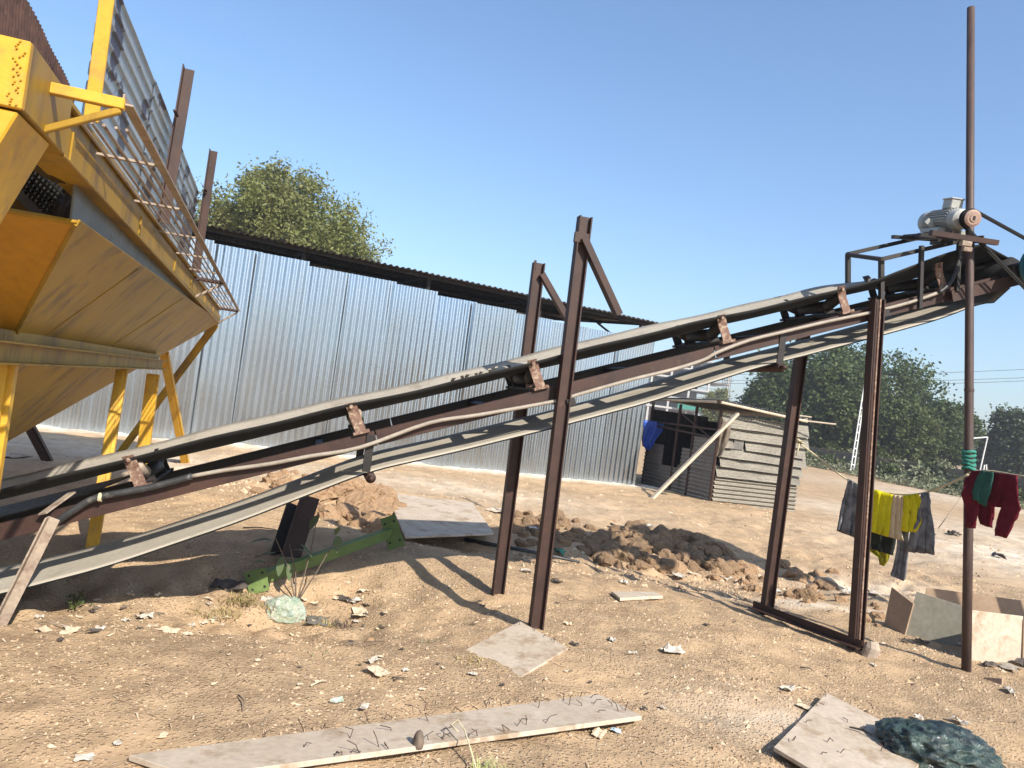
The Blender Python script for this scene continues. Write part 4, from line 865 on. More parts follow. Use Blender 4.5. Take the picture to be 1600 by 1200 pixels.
o, n = gboard('small_plank', 'short pale plank end lying alone in front of the clod heap', 'plank', [(955, 929), (1022, 930), (1035, 939), (968, 941)], (.03, .03, .035, .035), M['wood'], .025)
mb = MB()
def upboard(name, label, px_base, px_top, mat, lean=0., thick=.016):
    a, b = [GG(u, v, -.06) for u, v in px_base]; da, db = a.y, b.y; c, d = D(*px_top[0], da + lean), D(*px_top[1], db + lean)
    n = (b - a).cross(c - a).normalized(); n = n if n.y > 0 else -n; d = PN(*px_top[1], a, n)
    setp(MB().prism([a, b, d, c], n * thick).build(name, mat, None, bevel=.002), label, 'board')
upboard('formwork_board', 'brown plywood board standing on edge at the left end of the board row', [(1380, 977), (1412, 992)], [(1393, 917), (1427, 943)], M['ply_brown'], .05)
upboard('formwork_board', 'grey weathered plywood board standing on edge left of the tall pole', [(1414, 992), (1502, 1012)], [(1432, 924), (1508, 948)], M['ply_grey'], .05)
upboard('formwork_board', 'nail holed pinkish plywood board standing on edge right of the tall pole', [(1506, 1030), (1596, 1036)], [(1508, 952), (1599, 963)], M['ply'], .05)
upboard('formwork_board', 'long low brown board standing behind the grey and pinkish boards', [(1440, 952), (1690, 992)], [(1448, 918), (1700, 952)], M['ply_brown'], .05)
upboard('formwork_board', 'dark edged board at the right edge of the picture', [(1599, 1036), (1680, 1040)], [(1600, 968), (1685, 980)], M['ply_brown'], .05)
upboard('clod_board', 'small brown board half buried right of the pole foot', [(1538, 1062), (1566, 1072)], [(1538, 1058), (1566, 1060)], M['ply_brown'], .02)

# ------------------------------------------------------------------ earth clods
import bmesh
def clodmesh(seed):
    rg_ = random.Random(seed * 31); pls = []
    for _ in range(11): d = V((rg_.gauss(0, 1), rg_.gauss(0, 1), rg_.gauss(0, 1))).normalized(); pls.append((d, rg_.uniform(.62, .95)))
    bm = bmesh.new(); bmesh.ops.create_icosphere(bm, subdivisions=4, radius=1)
    for v in bm.verts:
        p = v.co * 1.12
        for d, h in pls:
            e = p.dot(d) - h
            if e > 0: p -= d * e * .85
        k = .16 * mnoise.noise(p * 1.5 + V((seed * 9, 0, 0))) + .10 * mnoise.noise(p * 3.6 + V((0, seed * 5, 0))) + .075 * mnoise.noise(p * 8 + V((0, 0, seed))) + .04 * mnoise.noise(p * 17)
        v.co = p * (1 + k); v.co.z = max(v.co.z * .85, -.5)
    me = bpy.data.meshes.new('dirt_clod'); bm.to_mesh(me); bm.free(); me.materials.append(M['clod']); me.polygons.foreach_set('use_smooth', [False] * len(me.polygons)); return me
CM = [clodmesh(i + 1) for i in range(7)]
ncl = [0]
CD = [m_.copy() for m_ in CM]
for m_ in CD: m_.materials[0] = M['clod_shaded']
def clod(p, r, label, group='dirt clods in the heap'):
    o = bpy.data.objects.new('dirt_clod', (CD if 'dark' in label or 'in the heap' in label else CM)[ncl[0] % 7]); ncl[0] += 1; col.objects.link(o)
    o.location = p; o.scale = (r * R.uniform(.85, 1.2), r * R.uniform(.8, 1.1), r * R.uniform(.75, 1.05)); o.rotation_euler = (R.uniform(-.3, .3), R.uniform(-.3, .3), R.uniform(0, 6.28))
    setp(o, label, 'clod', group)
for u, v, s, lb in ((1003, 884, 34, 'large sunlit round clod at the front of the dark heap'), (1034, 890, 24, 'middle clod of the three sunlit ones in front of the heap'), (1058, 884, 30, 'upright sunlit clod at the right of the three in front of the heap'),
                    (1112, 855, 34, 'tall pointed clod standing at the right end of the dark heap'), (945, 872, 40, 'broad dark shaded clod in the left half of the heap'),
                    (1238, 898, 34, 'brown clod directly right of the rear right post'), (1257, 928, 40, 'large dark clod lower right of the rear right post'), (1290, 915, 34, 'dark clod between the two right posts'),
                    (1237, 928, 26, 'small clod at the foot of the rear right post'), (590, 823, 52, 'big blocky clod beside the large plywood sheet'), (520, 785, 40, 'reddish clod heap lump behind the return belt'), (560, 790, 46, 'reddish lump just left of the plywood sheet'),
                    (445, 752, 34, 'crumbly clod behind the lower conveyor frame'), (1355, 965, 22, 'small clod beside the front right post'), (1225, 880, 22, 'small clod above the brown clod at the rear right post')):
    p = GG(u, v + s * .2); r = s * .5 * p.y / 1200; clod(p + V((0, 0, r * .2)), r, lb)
def fill(poly, n, s0, s1, lb, up=.12):
    xs = [p[0] for p in poly]; ys = [p[1] for p in poly]; k = 0
    while k < n:
        u, v = R.uniform(min(xs), max(xs)), R.uniform(min(ys), max(ys)); ins = False
        for i in range(len(poly)):
            (x1, y1), (x2, y2) = poly[i], poly[i - 1]
            if (y1 > v) != (y2 > v) and u < (x2 - x1) * (v - y1) / (y2 - y1) + x1: ins = not ins
        if not ins: continue
        p = GG(u, v); r = R.uniform(s0, s1) * .5 * p.y / 1200; clod(p + V((0, 0, r * up)), r, lb); k += 1
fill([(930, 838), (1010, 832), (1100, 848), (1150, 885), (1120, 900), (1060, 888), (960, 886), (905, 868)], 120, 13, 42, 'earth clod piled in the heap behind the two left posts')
fill([(780, 800), (880, 800), (930, 835), (925, 870), (850, 858), (790, 848)], 70, 9, 28, 'earth clod scattered between the plywood sheet and the dark heap')
fill([(1090, 880), (1150, 870), (1195, 900), (1200, 935), (1120, 905)], 60, 8, 24, 'small clod on the slope left of the rear right post')
fill([(480, 775), (600, 768), (628, 800), (600, 838), (545, 826), (490, 800)], 55, 16, 46, 'reddish clod piled between the return belt and the plywood sheet')
fill([(405, 742), (470, 740), (490, 760), (440, 772), (400, 765)], 14, 10, 26, 'crumbly clod behind the lower conveyor frame')
fill([(1225, 880), (1300, 895), (1320, 945), (1240, 945)], 20, 10, 24, 'clod in the loose pile between the two right posts')
fill([(1375, 935), (1340, 970), (1360, 985), (1395, 985)], 8, 8, 18, 'small clod beside the standing boards')

# ------------------------------------------------------------------ litter
def litter(u, v, s, kind, label, flat=.25, cat='litter', asp=.6, ang=None, name=None):
    p = GG(u, v); L = .85 * s * p.y / 1200; a = R.uniform(0, 6.28) if ang is None else ang; mb = MB(); n = 5
    seed = R.uniform(0, 99); P = []
    for i in range(n + 1):
        row = []
        for j in range(n + 1):
            x, y = (i / n - .5) * L, (j / n - .5) * L * asp; x += L * .16 * mnoise.noise(V((j * .9, i * .4, seed))); y += L * .16 * mnoise.noise(V((i * .9, 9, seed + j * .4)))
            row.append(p + V((x * math.cos(a) - y * math.sin(a), x * math.sin(a) + y * math.cos(a), .006 + L * flat * (.5 + .9 * mnoise.noise(V((i * .55, j * .55, seed)))))))
        P.append(row)
    o = grid_mesh(name or {'paper': 'paper_scrap', 'scrap_tan': 'cardboard_scrap', 'scrap_dark': 'dark_scrap', 'scrap_blue': 'plastic_scrap', 'bag_clear': 'plastic_wrapper'}.get(kind, 'scrap'), P, M[kind], None, False, .003)
    cc = sum((V(q) for r in P for q in r), V((0, 0, 0))) / ((n + 1) ** 2)
    for vtx in o.data.vertices: vtx.co -= cc
    o.location += cc; setp(o, label, cat)
    return o
for u, v, s, k, lb in ((225, 966, 26, 'paper', 'striped pale wrapper on the dirt left of the dry grass'), (262, 985, 40, 'scrap_tan', 'crumpled tan wrapper below the striped one'), (145, 990, 22, 'scrap_dark', 'dark red and black scrap at the lower left'), (70, 983, 34, 'scrap_tan', 'flat straw coloured strip left of the red scrap'), (110, 988, 40, 'scrap_tan', 'long tan strip joined beside the red scrap'),
                        (300, 970, 18, 'paper', 'small white tuft of paper near the dry grass'), (425, 958, 40, 'paper', 'torn white plastic below the clear green bag'), (450, 965, 30, 'scrap_dark', 'dark torn plastic beside the torn white one'), (555, 948, 28, 'paper', 'crumpled white scrap in the middle of the yard'), (562, 968, 50, 'scrap_tan', 'flat tan sheet under the crumpled white scrap'), (570, 958, 14, 'scrap_dark', 'small reddish dark bit on the flat tan sheet'),
                        (582, 1036, 26, 'paper', 'white packet with a red mark in the left foreground'), (590, 1052, 44, 'scrap_tan', 'long split leaf below the white packet'), (738, 1056, 17, 'paper', 'small upright white card near the square board'), (633, 1050, 14, 'paper', 'white pellet right of the white packet'), (525, 1099, 24, 'bag_clear', 'crumpled clear wrapper above the nail plank'), (568, 1109, 24, 'paper', 'short white strip above the nail plank'),
                        (957, 1003, 20, 'paper', 'white curled scrap right of the square board'), (897, 1009, 16, 'scrap_dark', 'dark flat stone like scrap at the corner of the square board'), (1050, 1021, 42, 'paper', 'wide crumpled white paper in the middle right foreground'), (988, 1023, 16, 'paper', 'small pale flake left of the wide white paper'), (962, 1145, 18, 'scrap_blue', 'blue and white wrapper at the end of the nail plank'), (935, 1149, 36, 'scrap_tan', 'yellowish stick at the end of the nail plank'), (878, 1134, 24, 'wood', 'orange tan block lying on the nail plank'),
                        (1007, 1110, 14, 'scrap_dark', 'small dark curl right of the nail plank'), (1035, 1108, 12, 'paper', 'tiny pale curl right of the dark curl'), (1231, 1080, 26, 'paper', 'long pale flake up left of the nail board'), (1260, 1108, 30, 'scrap_tan', 'pale flake touching the nail board edge'), (1435, 1125, 22, 'paper', 'white round flake above the dark plastic bag'), (1500, 1131, 30, 'paper', 'white and blue torn scrap right of the dark bag'), (1365, 1040, 10, 'paper', 'white crumb below the front right post'),
                        (870, 911, 22, 'scrap_dark', 'dark flat scrap behind the front left post'), (975, 912, 22, 'paper', 'white torn paper left of the small plank'), (1060, 905, 30, 'paper', 'white paper strip under the sunlit clods'), (1085, 900, 22, 'scrap_tan', 'tan flake right of the white strip at the clods'), (918, 862, 16, 'bag_clear', 'small glassy scrap in the shaded heap'), (875, 865, 30, 'teal_cloth', 'teal rag scrap in the shade behind the front left post'), (830, 830, 30, 'paper', 'grey white sheet scrap among the clods behind the posts'), (822, 895, 22, 'paper', 'white scrap left of the front left post'),
                        (1010, 824, 28, 'paper', 'white rag on the lit dirt above the heap'), (965, 826, 26, 'scrap_dark', 'black rag on top of the shaded heap'), (1130, 905, 26, 'paper', 'white flake on the slope below the pointed clod'), (1215, 925, 22, 'paper', 'white bag bit beside the rear right post'), (1330, 930, 40, 'paper', 'white broken tile by the front right post'), (1365, 928, 44, 'ply', 'pale flat board piece above the brown standing board'),
                        (1418, 1005, 20, 'scrap_dark', 'dark scrap on the dirt before the grey board'), (1440, 1006, 22, 'scrap_dark', 'round dark clump before the grey board'), (1498, 1008, 18, 'paper', 'white bit at the corner of the grey board'), (1580, 1046, 44, 'conduit', 'grey flat sheet at the right edge below the boards'), (1596, 1040, 34, 'scrap_dark', 'black plastic at the right edge below the boards'), (1545, 1042, 26, 'scrap_dark', 'black scrap left of the grey flat sheet'), (1578, 1082, 24, 'paper', 'white curved strip at the right edge'),
                        (1445, 836, 34, 'scrap_dark', 'dark clump on the pale ground right of the frayed jeans'), (1560, 872, 34, 'scrap_dark', 'dark flat clump on the pale ground at the right'), (1490, 836, 30, 'scrap_dark', 'dark stick like clump left of the tall pole'), (130, 1190, 30, 'paper', 'pale folded paper at the bottom left corner'), (255, 1152, 20, 'scrap_tan', 'curved pale chip above the left end of the nail plank'), (183, 1165, 16, 'paper', 'small white chip at the lower left'),
                        (20, 715, 60, 'ply', 'pale sheet lying under the hopper at far left'), (505, 905, 60, 'galv_old', 'broken ridged sheet behind the clear green bag'), (545, 893, 30, 'scrap_dark', 'crumpled black plastic right of the broken ridged sheet'), (365, 880, 60, 'scrap_dark', 'large dark curled plastic sheet left of the green bracket'), (775, 800, 46, 'ply', 'pale board corner right of the large plywood sheet')):
    litter(u, v, s, k, lb, .12 if k in ('ply', 'scrap_tan', 'galv_old', 'conduit') else .3)
for k in range(64):
    u = R.uniform(60, 620); v = 962 - .03 * u + R.gauss(0, 17) + 8
    kd = R.choice(['scrap_tan', 'scrap_tan', 'paper', 'scrap_dark', 'wood', 'bark'])
    o = litter(u, v, R.uniform(6, 17), kd, 'tiny scrap in the line of litter along the front edge of the conveyor shade', .3, 'litter', R.uniform(.25, .8), None, 'litter_scrap'); o['group'] = 'litter along the shade edge'
for k in range(46):
    u, v = R.choice([(R.uniform(560, 900), R.uniform(930, 1080)), (R.uniform(850, 1330), R.uniform(900, 1100)), (R.uniform(300, 700), R.uniform(990, 1090))])
    o = litter(u, v, R.uniform(5, 12), R.choice(['scrap_tan', 'bark', 'scrap_dark', 'wood']), 'tiny flake or chip lying loose in the open foreground dirt', .3, 'litter', R.uniform(.25, .8), None, 'litter_scrap'); o['group'] = 'loose flakes in the foreground'
# twigs and sticks
for k, (u0, v0, u1, v1, m, lb) in enumerate(((1466, 828, 1520, 752, 'wood', 'thin dry stalk standing left of the pole behind'), (255, 760, 300, 753, 'steel_dark', 'dark stick behind the lower frame'), (380, 826, 430, 829, 'steel_dark', 'thin dark stick left of the brown stub'), (485, 1075, 512, 1068, 'scrap_tan', 'thin curled twig in the left foreground'), (612, 1062, 634, 1063, 'scrap_dark', 'dark twig right of the white packet'),
                                             (1250, 1045, 1272, 1052, 'scrap_dark', 'small dark twig in front of the base tie'), (372, 1090, 380, 1115, 'bark', 'short upright twig above the nail plank'), (725, 852, 905, 882, 'conduit_dark', 'dark pipe lying in shade behind the posts'), (120, 985, 60, 975, 'wood', 'dry flattened reed at the lower left'), (400, 865, 470, 858, 'bark', 'dark twig lying by the brown stub'), (555, 1010, 600, 1004, 'bark', 'faint twig right of the dry weeds'))):
    a, b = GG(u0, v0, .012), GG(u1, v1, .012)
    if k == 0: b = D(u1, v1, a.y - .3)
    m_ = a.lerp(b, .5) + V((R.uniform(-.02, .02), R.uniform(-.02, .02), .01)); r = .025 if 'pipe' in lb else .004 * max(1, a.y / 5)
    setp(MB().tube([a, a.lerp(m_, .6), m_, b], [r, r * .95, r * .9, r * .6], 6).build('pipe' if 'pipe' in lb else 'twig', M[m], None, True), lb, 'pipe' if 'pipe' in lb else 'twig')
# dark plastic bag at the bottom right
def lump(name, label, cat, c, rx, ry, rz, mat, seed, rot=0., sub=5, fine=.13):
    bm = bmesh.new(); bmesh.ops.create_icosphere(bm, subdivisions=sub, radius=1)
    for v in bm.verts:
        p = v.co.copy(); d = .16 * mnoise.noise(p * 1.4 + V((seed, 0, 0))) + fine * (.5 - abs(mnoise.noise(p * 3.2 + V((0, seed, 0))))) + fine * .55 * (.5 - abs(mnoise.noise(p * 6.5 + V((0, 0, seed))))) + fine * .10 * mnoise.noise(p * 13)
        p = p * (1 + d); v.co = V((p.x * rx, p.y * ry, max(p.z, -.5) * rz))
    me = bpy.data.meshes.new(name); bm.to_mesh(me); bm.free(); me.materials.append(mat); me.polygons.foreach_set('use_smooth', [True] * len(me.polygons))
    o = bpy.data.objects.new(name, me); col.objects.link(o); o.location = c; o.rotation_euler = (0, 0, rot); return setp(o, label, cat)
lump('plastic_bag', 'shiny crumpled dark green plastic bag at the bottom right corner', 'bag', GG(1463, 1190, .045), .27, .19, .125, M['bag_dark'], 3, -.35, 6, .24)
lump('plastic_bag', 'crumpled clear green plastic bag beside the green bracket', 'bag', GG(447, 934, .02), .14, .10, .10, M['bag_clear'], 7, .2, 5, .34)
lump('stone', 'smooth grey stone lying alone in the left middle ground', 'stone', GG(579, 996, .008), .035, .028, .03, M['clod'], 5, .2, 3, .05)
lump('stone', 'brown stub of wood and stone on the edge of the nail plank', 'stone', GG(650, 1185, .07), .022, .03, .045, M['bark'], 15, .2, 3, .1)
# green bracket
gbk = thing('green_bracket', 'lime green painted steel beam with a drilled plate on each end lying on the ground', 'steel bracket', GG(500, 890))
a = GG(402, 928); b = GG(622, 862); b.z += .02
pL = [D(380, 894, a.y + .02), D(416, 886, a.y + .04), D(421, 922, a.y), D(390, 931, a.y - .02)]; pR = [D(594, 811, b.y + .1), D(617, 803, b.y + .1), D(633, 852, b.y), D(607, 860, b.y)]
for P in (pL, pR):
    n = (P[1] - P[0]).cross(P[3] - P[0]).normalized(); n = n if n.y < 0 else -n
    o = MB().prism(P, n * -.012).build('end_plate', M['green_paint'], gbk, bevel=.002)
    for fx, fy in ((.2, .2), (.8, .2), (.2, .8), (.8, .8)):
        q = P[0].lerp(P[1], fx).lerp(P[3].lerp(P[2], fx), fy); MB().cyl(q + n * .002, q - n * .004, .011, 10).build('bolt_hole', M['black_void'], o)
cL = sum(pL, V()) / 4; cR = sum(pR, V()) / 4
MB().channel(cL + V((0, 0, .045)), cR + V((0, 0, .03)), .09, .07, .008, ZU, -1).build('beam', M['green_paint'], gbk, bevel=.002)
# brown stub under the belt
sb = thing('leaning_stub', 'dark brown folded steel stub leaning under the return belt', 'steel stub', GG(440, 862))
a = GG(436, 864, -.05); b = D(470, 772, a.y + .25)
MB().angle(a, b, .17, .012, V((.3, -1, .2)), 1).build('folded_plate', M['steel'], sb); MB().bar(a + V((-.05, .03, 0)), b + V((-.07, .03, -.1)), .1, .012, V((.6, -1, 0))).build('side_plate', M['steel_dark'], sb)

# ------------------------------------------------------------------ small plants
def leaf(P, d, L, wd, droop, mat, par, name='leaf'):
    d = V(d).normalized(); sd = d.cross(ZU).normalized(); G_ = []
    for i in range(7):
        t = i / 6; w_ = wd * math.sin(math.pi * min(1, t * .92 + .06)) ** .8; c = P + d * L * t + ZU * (-droop * L * t * t)
        G_.append([c - sd * w_ / 2 + ZU * w_ * .12, c, c + sd * w_ / 2 + ZU * w_ * .12])
    return grid_mesh(name, G_, M[mat], par, True)
sp_ = thing('broad_leaf_seedling', 'broad leaved seedling growing through the green bracket', 'plant', GG(470, 890))
base = GG(470, 890)
stt = [(base, D(452, 850, base.y + .05)), (base, D(497, 800, base.y + .2)), (base, D(430, 840, base.y - .05)), (base, D(520, 850, base.y + .1))]
for k, (a, b) in enumerate(stt): MB().tube([a, a.lerp(b, .5) + V((.02, 0, .03)), b], [.007, .005, .004], 6).build('stem', M['bark'], sp_)
for u, v, dx, dz, L, wd, dp in ((497, 806, -.3, -.8, .13, .12, 0), (500, 800, .6, .3, .10, .05, .3), (528, 838, .1, -.9, .13, .075, 0), (524, 836, .3, .9, .08, .06, 0), (430, 865, -.6, .1, .12, .06, .4), (440, 870, .05, -1, .15, .06, 0), (452, 880, .2, -1, .14, .05, 0), (455, 860, .7, .3, .14, .04, .3), (425, 845, -1, .1, .16, .09, .3), (470, 850, .9, -.5, .13, .035, .2), (415, 880, -.9, .3, .12, .07, .5), (488, 780, -.5, .4, .1, .05, .2), (500, 785, .7, .5, .09, .05, .2), (345, 795 + 30, .2, 1, .02, .02, 0)):
    leaf(D(u, v, base.y + (u - 460) * .002), (dx, -.25, dz), L, wd, dp, 'leaf_big', sp_)
def tuft(u, v, n, hgt, rad_, mat, label, name='dry_grass_tuft', cat='grass tuft', seed=0):
    c = GG(u, v); rg_ = random.Random(seed + 11); mb = MB()
    for _ in range(n):
        a = rg_.uniform(0, 6.28); r = rad_ * rg_.random() ** .6; p = c + V((r * math.cos(a) * 1.5, r * math.sin(a), -.01)); h = hgt * rg_.uniform(.4, 1.2); b = rg_.uniform(0, 6.28); ln = rg_.uniform(.2, 1.3)
        d = V((math.cos(b) * ln, math.sin(b) * ln, 1)).normalized(); sd = d.cross(ZU).normalized() * rg_.uniform(.0015, .004) * max(1, c.y / 5)
        m_ = p + d * h * .55; e = m_ + V((d.x * 1.6, d.y * 1.6, d.z * .35)).normalized() * h * .5
        mb.add([p - sd, p + sd, m_ + sd * .8, m_ - sd * .8, e], [(0, 1, 2, 3), (3, 2, 4)])
    o = mb.build(name, M[mat], None); return setp(o, label, cat)
for k, (u, v, n, h, r, m, lb) in enumerate(((375, 945, 420, .075, .17, 'leaf_dry', 'dry grass tuft left of the clear green bag'), (336, 956, 320, .05, .14, 'leaf_dry', 'low dry grass mat furthest left of the clear bag'), (420, 948, 280, .06, .13, 'leaf_dry', 'dry grass tuft just below the green end plate'), (505, 935, 60, .05, .07, 'leaf_dry', 'thin dry weeds by the wood splinter'), (545, 905, 50, .11, .07, 'bark', 'dead thin weed stalks right of the black plastic'), (505, 1022, 50, .04, .08, 'leaf_grey', 'small grey green weed in the left foreground'), (680, 1003, 40, .035, .06, 'leaf_grey', 'small green weed left of the square board'), (735, 1032, 60, .05, .06, 'leaf_dry', 'dry yellow weed at the left corner of the square board'), (755, 1040, 70, .04, .09, 'leaf_dry', 'dry grass along the lower edge of the square board'),
                                            (765, 1212, 90, .10, .06, 'leaf_fresh', 'pale fresh grass clump at the bottom edge below the nail plank'), (505, 975, 40, .035, .07, 'leaf_grey', 'tiny weed right of the torn white plastic'), (1230, 860, 30, .06, .1, 'leaf_dry', 'dry tuft behind the rear right post'))):
    tuft(u, v, n, h, r, m, lb, 'weed' if 'weed' in lb else 'dry_grass_tuft' if 'dry' in lb else 'grass_clump', 'weed' if 'weed' in lb else 'grass tuft', k)
st2 = MB().tube([GG(745, 1215, .02), GG(722, 1175, .09), GG(712, 1160, .10), GG(700, 1163, .085), GG(712, 1172, .08)], .0035, 6).build('bent_wire', M['rope'], None, True); setp(st2, 'pale looped wire sticking over the edge of the nail plank', 'wire')
rgn = np.random.default_rng(3); wc = GG(117, 950)
wd_ = thing('green_weed', 'small fresh green weed at the edge of the shade at the left', 'weed', wc)
C = wc + V((0, 0, .06)); pts_ = np.array(C) + rgn.normal(size=(70, 3)) * np.array([.03, .03, .03]); leaf_mesh('foliage', pts_, (0, 0, .6), .028, M['leaf_mid'], wd_, 4)
MB().tube([wc, C], .004, 5).build('stem', M['leaf_mid'], wd_)

# ------------------------------------------------------------------ trees
def tree(name, label, base, trunk_r, trunk_h, ells, nclump, per, spread, size, mat, seed, group=None, bias=(0, 0, .5), cat='tree', aspect=.55, open_=.5):
    base = V(base); t = thing(name, label, cat, base, group); rg = np.random.default_rng(seed); vol = np.array([e[3] * e[4] * e[5] for e in ells]) ** (2 / 3); vol /= vol.sum()
    cl = []
    for _ in range(nclump):
        e = ells[rg.choice(len(ells), p=vol)]; d = rg.normal(size=3); d /= np.linalg.norm(d); r = 1 - open_ * rg.random() ** 1.5
        d2 = d * (1 + .22 * mnoise.noise(V(d * 2.2) + V((seed, e[0], 0))))
        cl.append(np.array(base) + np.array(e[:3]) + d2 * r * np.array(e[3:6]))
    cl = np.array(cl); P = (cl[:, None, :] + rg.normal(size=(nclump, per, 3)) * spread * rg.uniform(.6, 1.3, size=(nclump, 1, 1))).reshape(-1, 3); P[:, 2] = np.maximum(P[:, 2], base.z + .05)
    leaf_mesh('crown', P, bias, size, mat, t, seed, aspect)
    top = base + V((ells[0][0] * .5, ells[0][1] * .5, trunk_h)); mb = MB()
    mb.tube([base + V((0, 0, -.2)), base.lerp(top, .4) + V((trunk_r * .5, 0, 0)), top], [trunk_r * 1.25, trunk_r, trunk_r * .75], 8)
    for q in cl[rg.choice(nclump, size=min(nclump, 22), replace=False)]:
        q = V(q); m_ = top.lerp(q, .5) + V((rg.uniform(-.3, .3), rg.uniform(-.3, .3), rg.uniform(0, .4))) * trunk_r * 2; mb.tube([top - V((0, 0, trunk_h * .1 * rg.random())), m_, q], [trunk_r * .5, trunk_r * .25, trunk_r * .06], 5, False)
    mb.build('trunk', M['bark'], t); return t
b = D(455, 350, 33); tree('shade_tree', 'broad olive green tree rising behind the long shed', (b.x, 33, 0), .3, 4.5, [(0, 0, 7.6, 2.9, 2.8, 2.2), (-2.4, .3, 7.4, 1.7, 1.8, 1.6), (2.2, .2, 6.9, 1.9, 1.8, 1.7), (-.6, 0, 8.8, 1.7, 1.6, 1.2), (-3.0, 0, 6.6, 1.3, 1.3, 1.6), (3.2, 0, 5.8, 1.2, 1.2, 1.2)], 560, 90, .26, .17, M['leaf_light'], 2, aspect=.45, open_=.75)
TG = 'trees behind the compound wall'
def tr(u, vtop, vbase, d, wpx, name, label, mat, seed, nc=330, lob=None, sz=.5):
    g = D(u, vbase, d); h = (D(u, vtop, d) - g).z; w_ = wpx * d / 1200 / 2; zb_ = -.5; H_ = h + (g.z - zb_)
    rng = random.Random(seed); el = [(0, 0, H_ * .55, w_ * .9, w_ * .8, H_ * .40)]
    for k in range(6):
        a = k * 1.05 + rng.uniform(-.3, .3); el.append((w_ * .62 * math.cos(a), w_ * .4 * math.sin(a), H_ * rng.uniform(.35, .74), w_ * rng.uniform(.35, .5), w_ * .4, H_ * rng.uniform(.18, .26)))
    tree(name, label, (g.x, d, zb_), .045 * H_, H_ * .35, el, int(nc * 1.15), 74, .34 * (H_ / 9), sz * .72, mat, seed, TG, (0, 0, .5), 'tree', .6, .6)
tr(1255, 528, 705, 62, 200, 'dense_tree', 'tall dense dark tree behind the right end of the hut', M['leaf_dark'], 21, 520, sz=.42)
tr(1370, 535, 712, 66, 180, 'dense_tree', 'tall dark tree crossed by the front right post', M['leaf_dark'], 22, 460, sz=.42)
tr(1315, 590, 715, 58, 120, 'bushy_tree', 'lower bushy tree between the two tall dark trees', M['leaf_mid'], 23, 300, sz=.4)
tr(1400, 625, 722, 56, 110, 'bushy_tree', 'yellow green bushy tree just right of the front right post', M['leaf_mid'], 24, 300, sz=.36)
tr(1462, 622, 728, 60, 105, 'bushy_tree', 'rounded tree just left of the tall pole', M['leaf_dark'], 25, 320, sz=.36)
tr(1212, 568, 700, 68, 120, 'dense_tree', 'narrow dark tree at the left edge of the tree group', M['leaf_dark'], 26, 330, sz=.42)
tr(1590, 628, 748, 62, 95, 'hazy_tree', 'grey green tree at the right edge of the picture', M['leaf_far'], 27, 320, sz=.36)
tr(1555, 668, 745, 70, 60, 'hazy_tree', 'small rounded tree left of the right edge tree', M['leaf_far'], 28, 160, sz=.36)
tr(1515, 664, 735, 120, 60, 'hazy_tree', 'pale distant tree just right of the tall pole', M['leaf_far'], 29, 160, sz=.6)
tr(1640, 610, 750, 64, 90, 'hazy_tree', 'grey green tree beyond the right edge', M['leaf_far'], 30, 160, sz=.45)
tr(1118, 598, 660, 90, 44, 'sparse_tree', 'small olive tree in front of the unfinished building', M['leaf_light'], 31, 90, sz=.4)
# bushes along the wall
for k, (u, v, d, s) in enumerate(((1262, 722, 50, 34), (1290, 726, 49, 30), (1315, 728, 48, 26), (1342, 732, 46, 34), (1392, 740, 42, 40), (1412, 742, 42, 30), (1436, 748, 40, 46), (1466, 752, 38, 34), (1492, 756, 36, 30), (1530, 764, 35, 36), (1560, 770, 34, 40), (1590, 775, 33, 40), (1480, 736, 44, 30), (1430, 728, 46, 30), (1270, 704, 55, 40))):
    g = D(u, v, d); r = s * d / 1200 / 2; zb_ = -.25
    tree('roadside_bush', ('low grey green bush at the foot of the compound wall' if k % 3 == 0 else 'low green bush on the verge before the compound wall' if k % 3 == 1 else 'leafy mid green bush beside the dirt road'), (g.x, d, zb_), .03, .4, [(0, 0, r * .75, r, r * .9, r * .8)], 26, 30, r * .2, .17 + .002 * d, M[('leaf_grey', 'leaf_mid', 'leaf_mid')[k % 3]], 60 + k, 'bushes before the compound wall', (0, 0, .5), 'bush', .45, .7)
# compound wall in sections
cw = [(20.6, 57.5), (21.6, 51), (22.5, 44.5), (23.2, 38), (23.8, 32), (24.2, 26)]
wt = thing('compound_wall', 'low stained brown compound wall in front of the trees', 'wall', (22, 45, 0))
for (x0, y0), (x1, y1) in zip(cw, cw[1:]):
    MB().bar(V((x0, y0, .42)), V((x1, y1, .42)), .23, 1.5).build('wall_panel', M['mud_wall'], wt); MB().bar(V((x0, y0, .3)), V((x0, y0, .3)) + V((.0, .3, 0)), .34, 1.74).build('wall_pier', M['mud_wall'], wt)
MB().bar(V((5, 62, .35)), V((20.6, 58.0, .42)), .23, 1.4).build('wall_panel', M['mud_wall'], wt)
rgv = np.random.default_rng(12); pts_ = []
for (x0, y0), (x1, y1) in zip(cw, cw[1:]):
    n_ = 75
    for _ in range(n_):
        t = rgv.random(); off = rgv.uniform(.3, 3.6) ; hgt = rgv.uniform(.15, .75) * (1 if off < 2.4 else .5); cx_, cy_ = x0 + (x1 - x0) * t - off * .98, y0 + (y1 - y0) * t - off * .2
        for _ in range(int(34)): pts_.append((cx_ + rgv.normal() * .28, cy_ + rgv.normal() * .28, abs(rgv.normal()) * .5 * hgt + .05))
for _ in range(170):
    t = rgv.random(); cx_, cy_ = 6 + 15 * t, 61 - 4 * t - rgv.uniform(.3, 3)
    for _ in range(26): pts_.append((cx_ + rgv.normal() * .35, cy_ + rgv.normal() * .3, abs(rgv.normal()) * .3 + .05))
o = leaf_mesh('verge_weeds', np.array(pts_), (0, 0, .3), .19, M['leaf_grey'], None, 5, .5); setp(o, 'tangled grey green weeds covering the verge before the compound wall', 'weeds', kind='stuff')
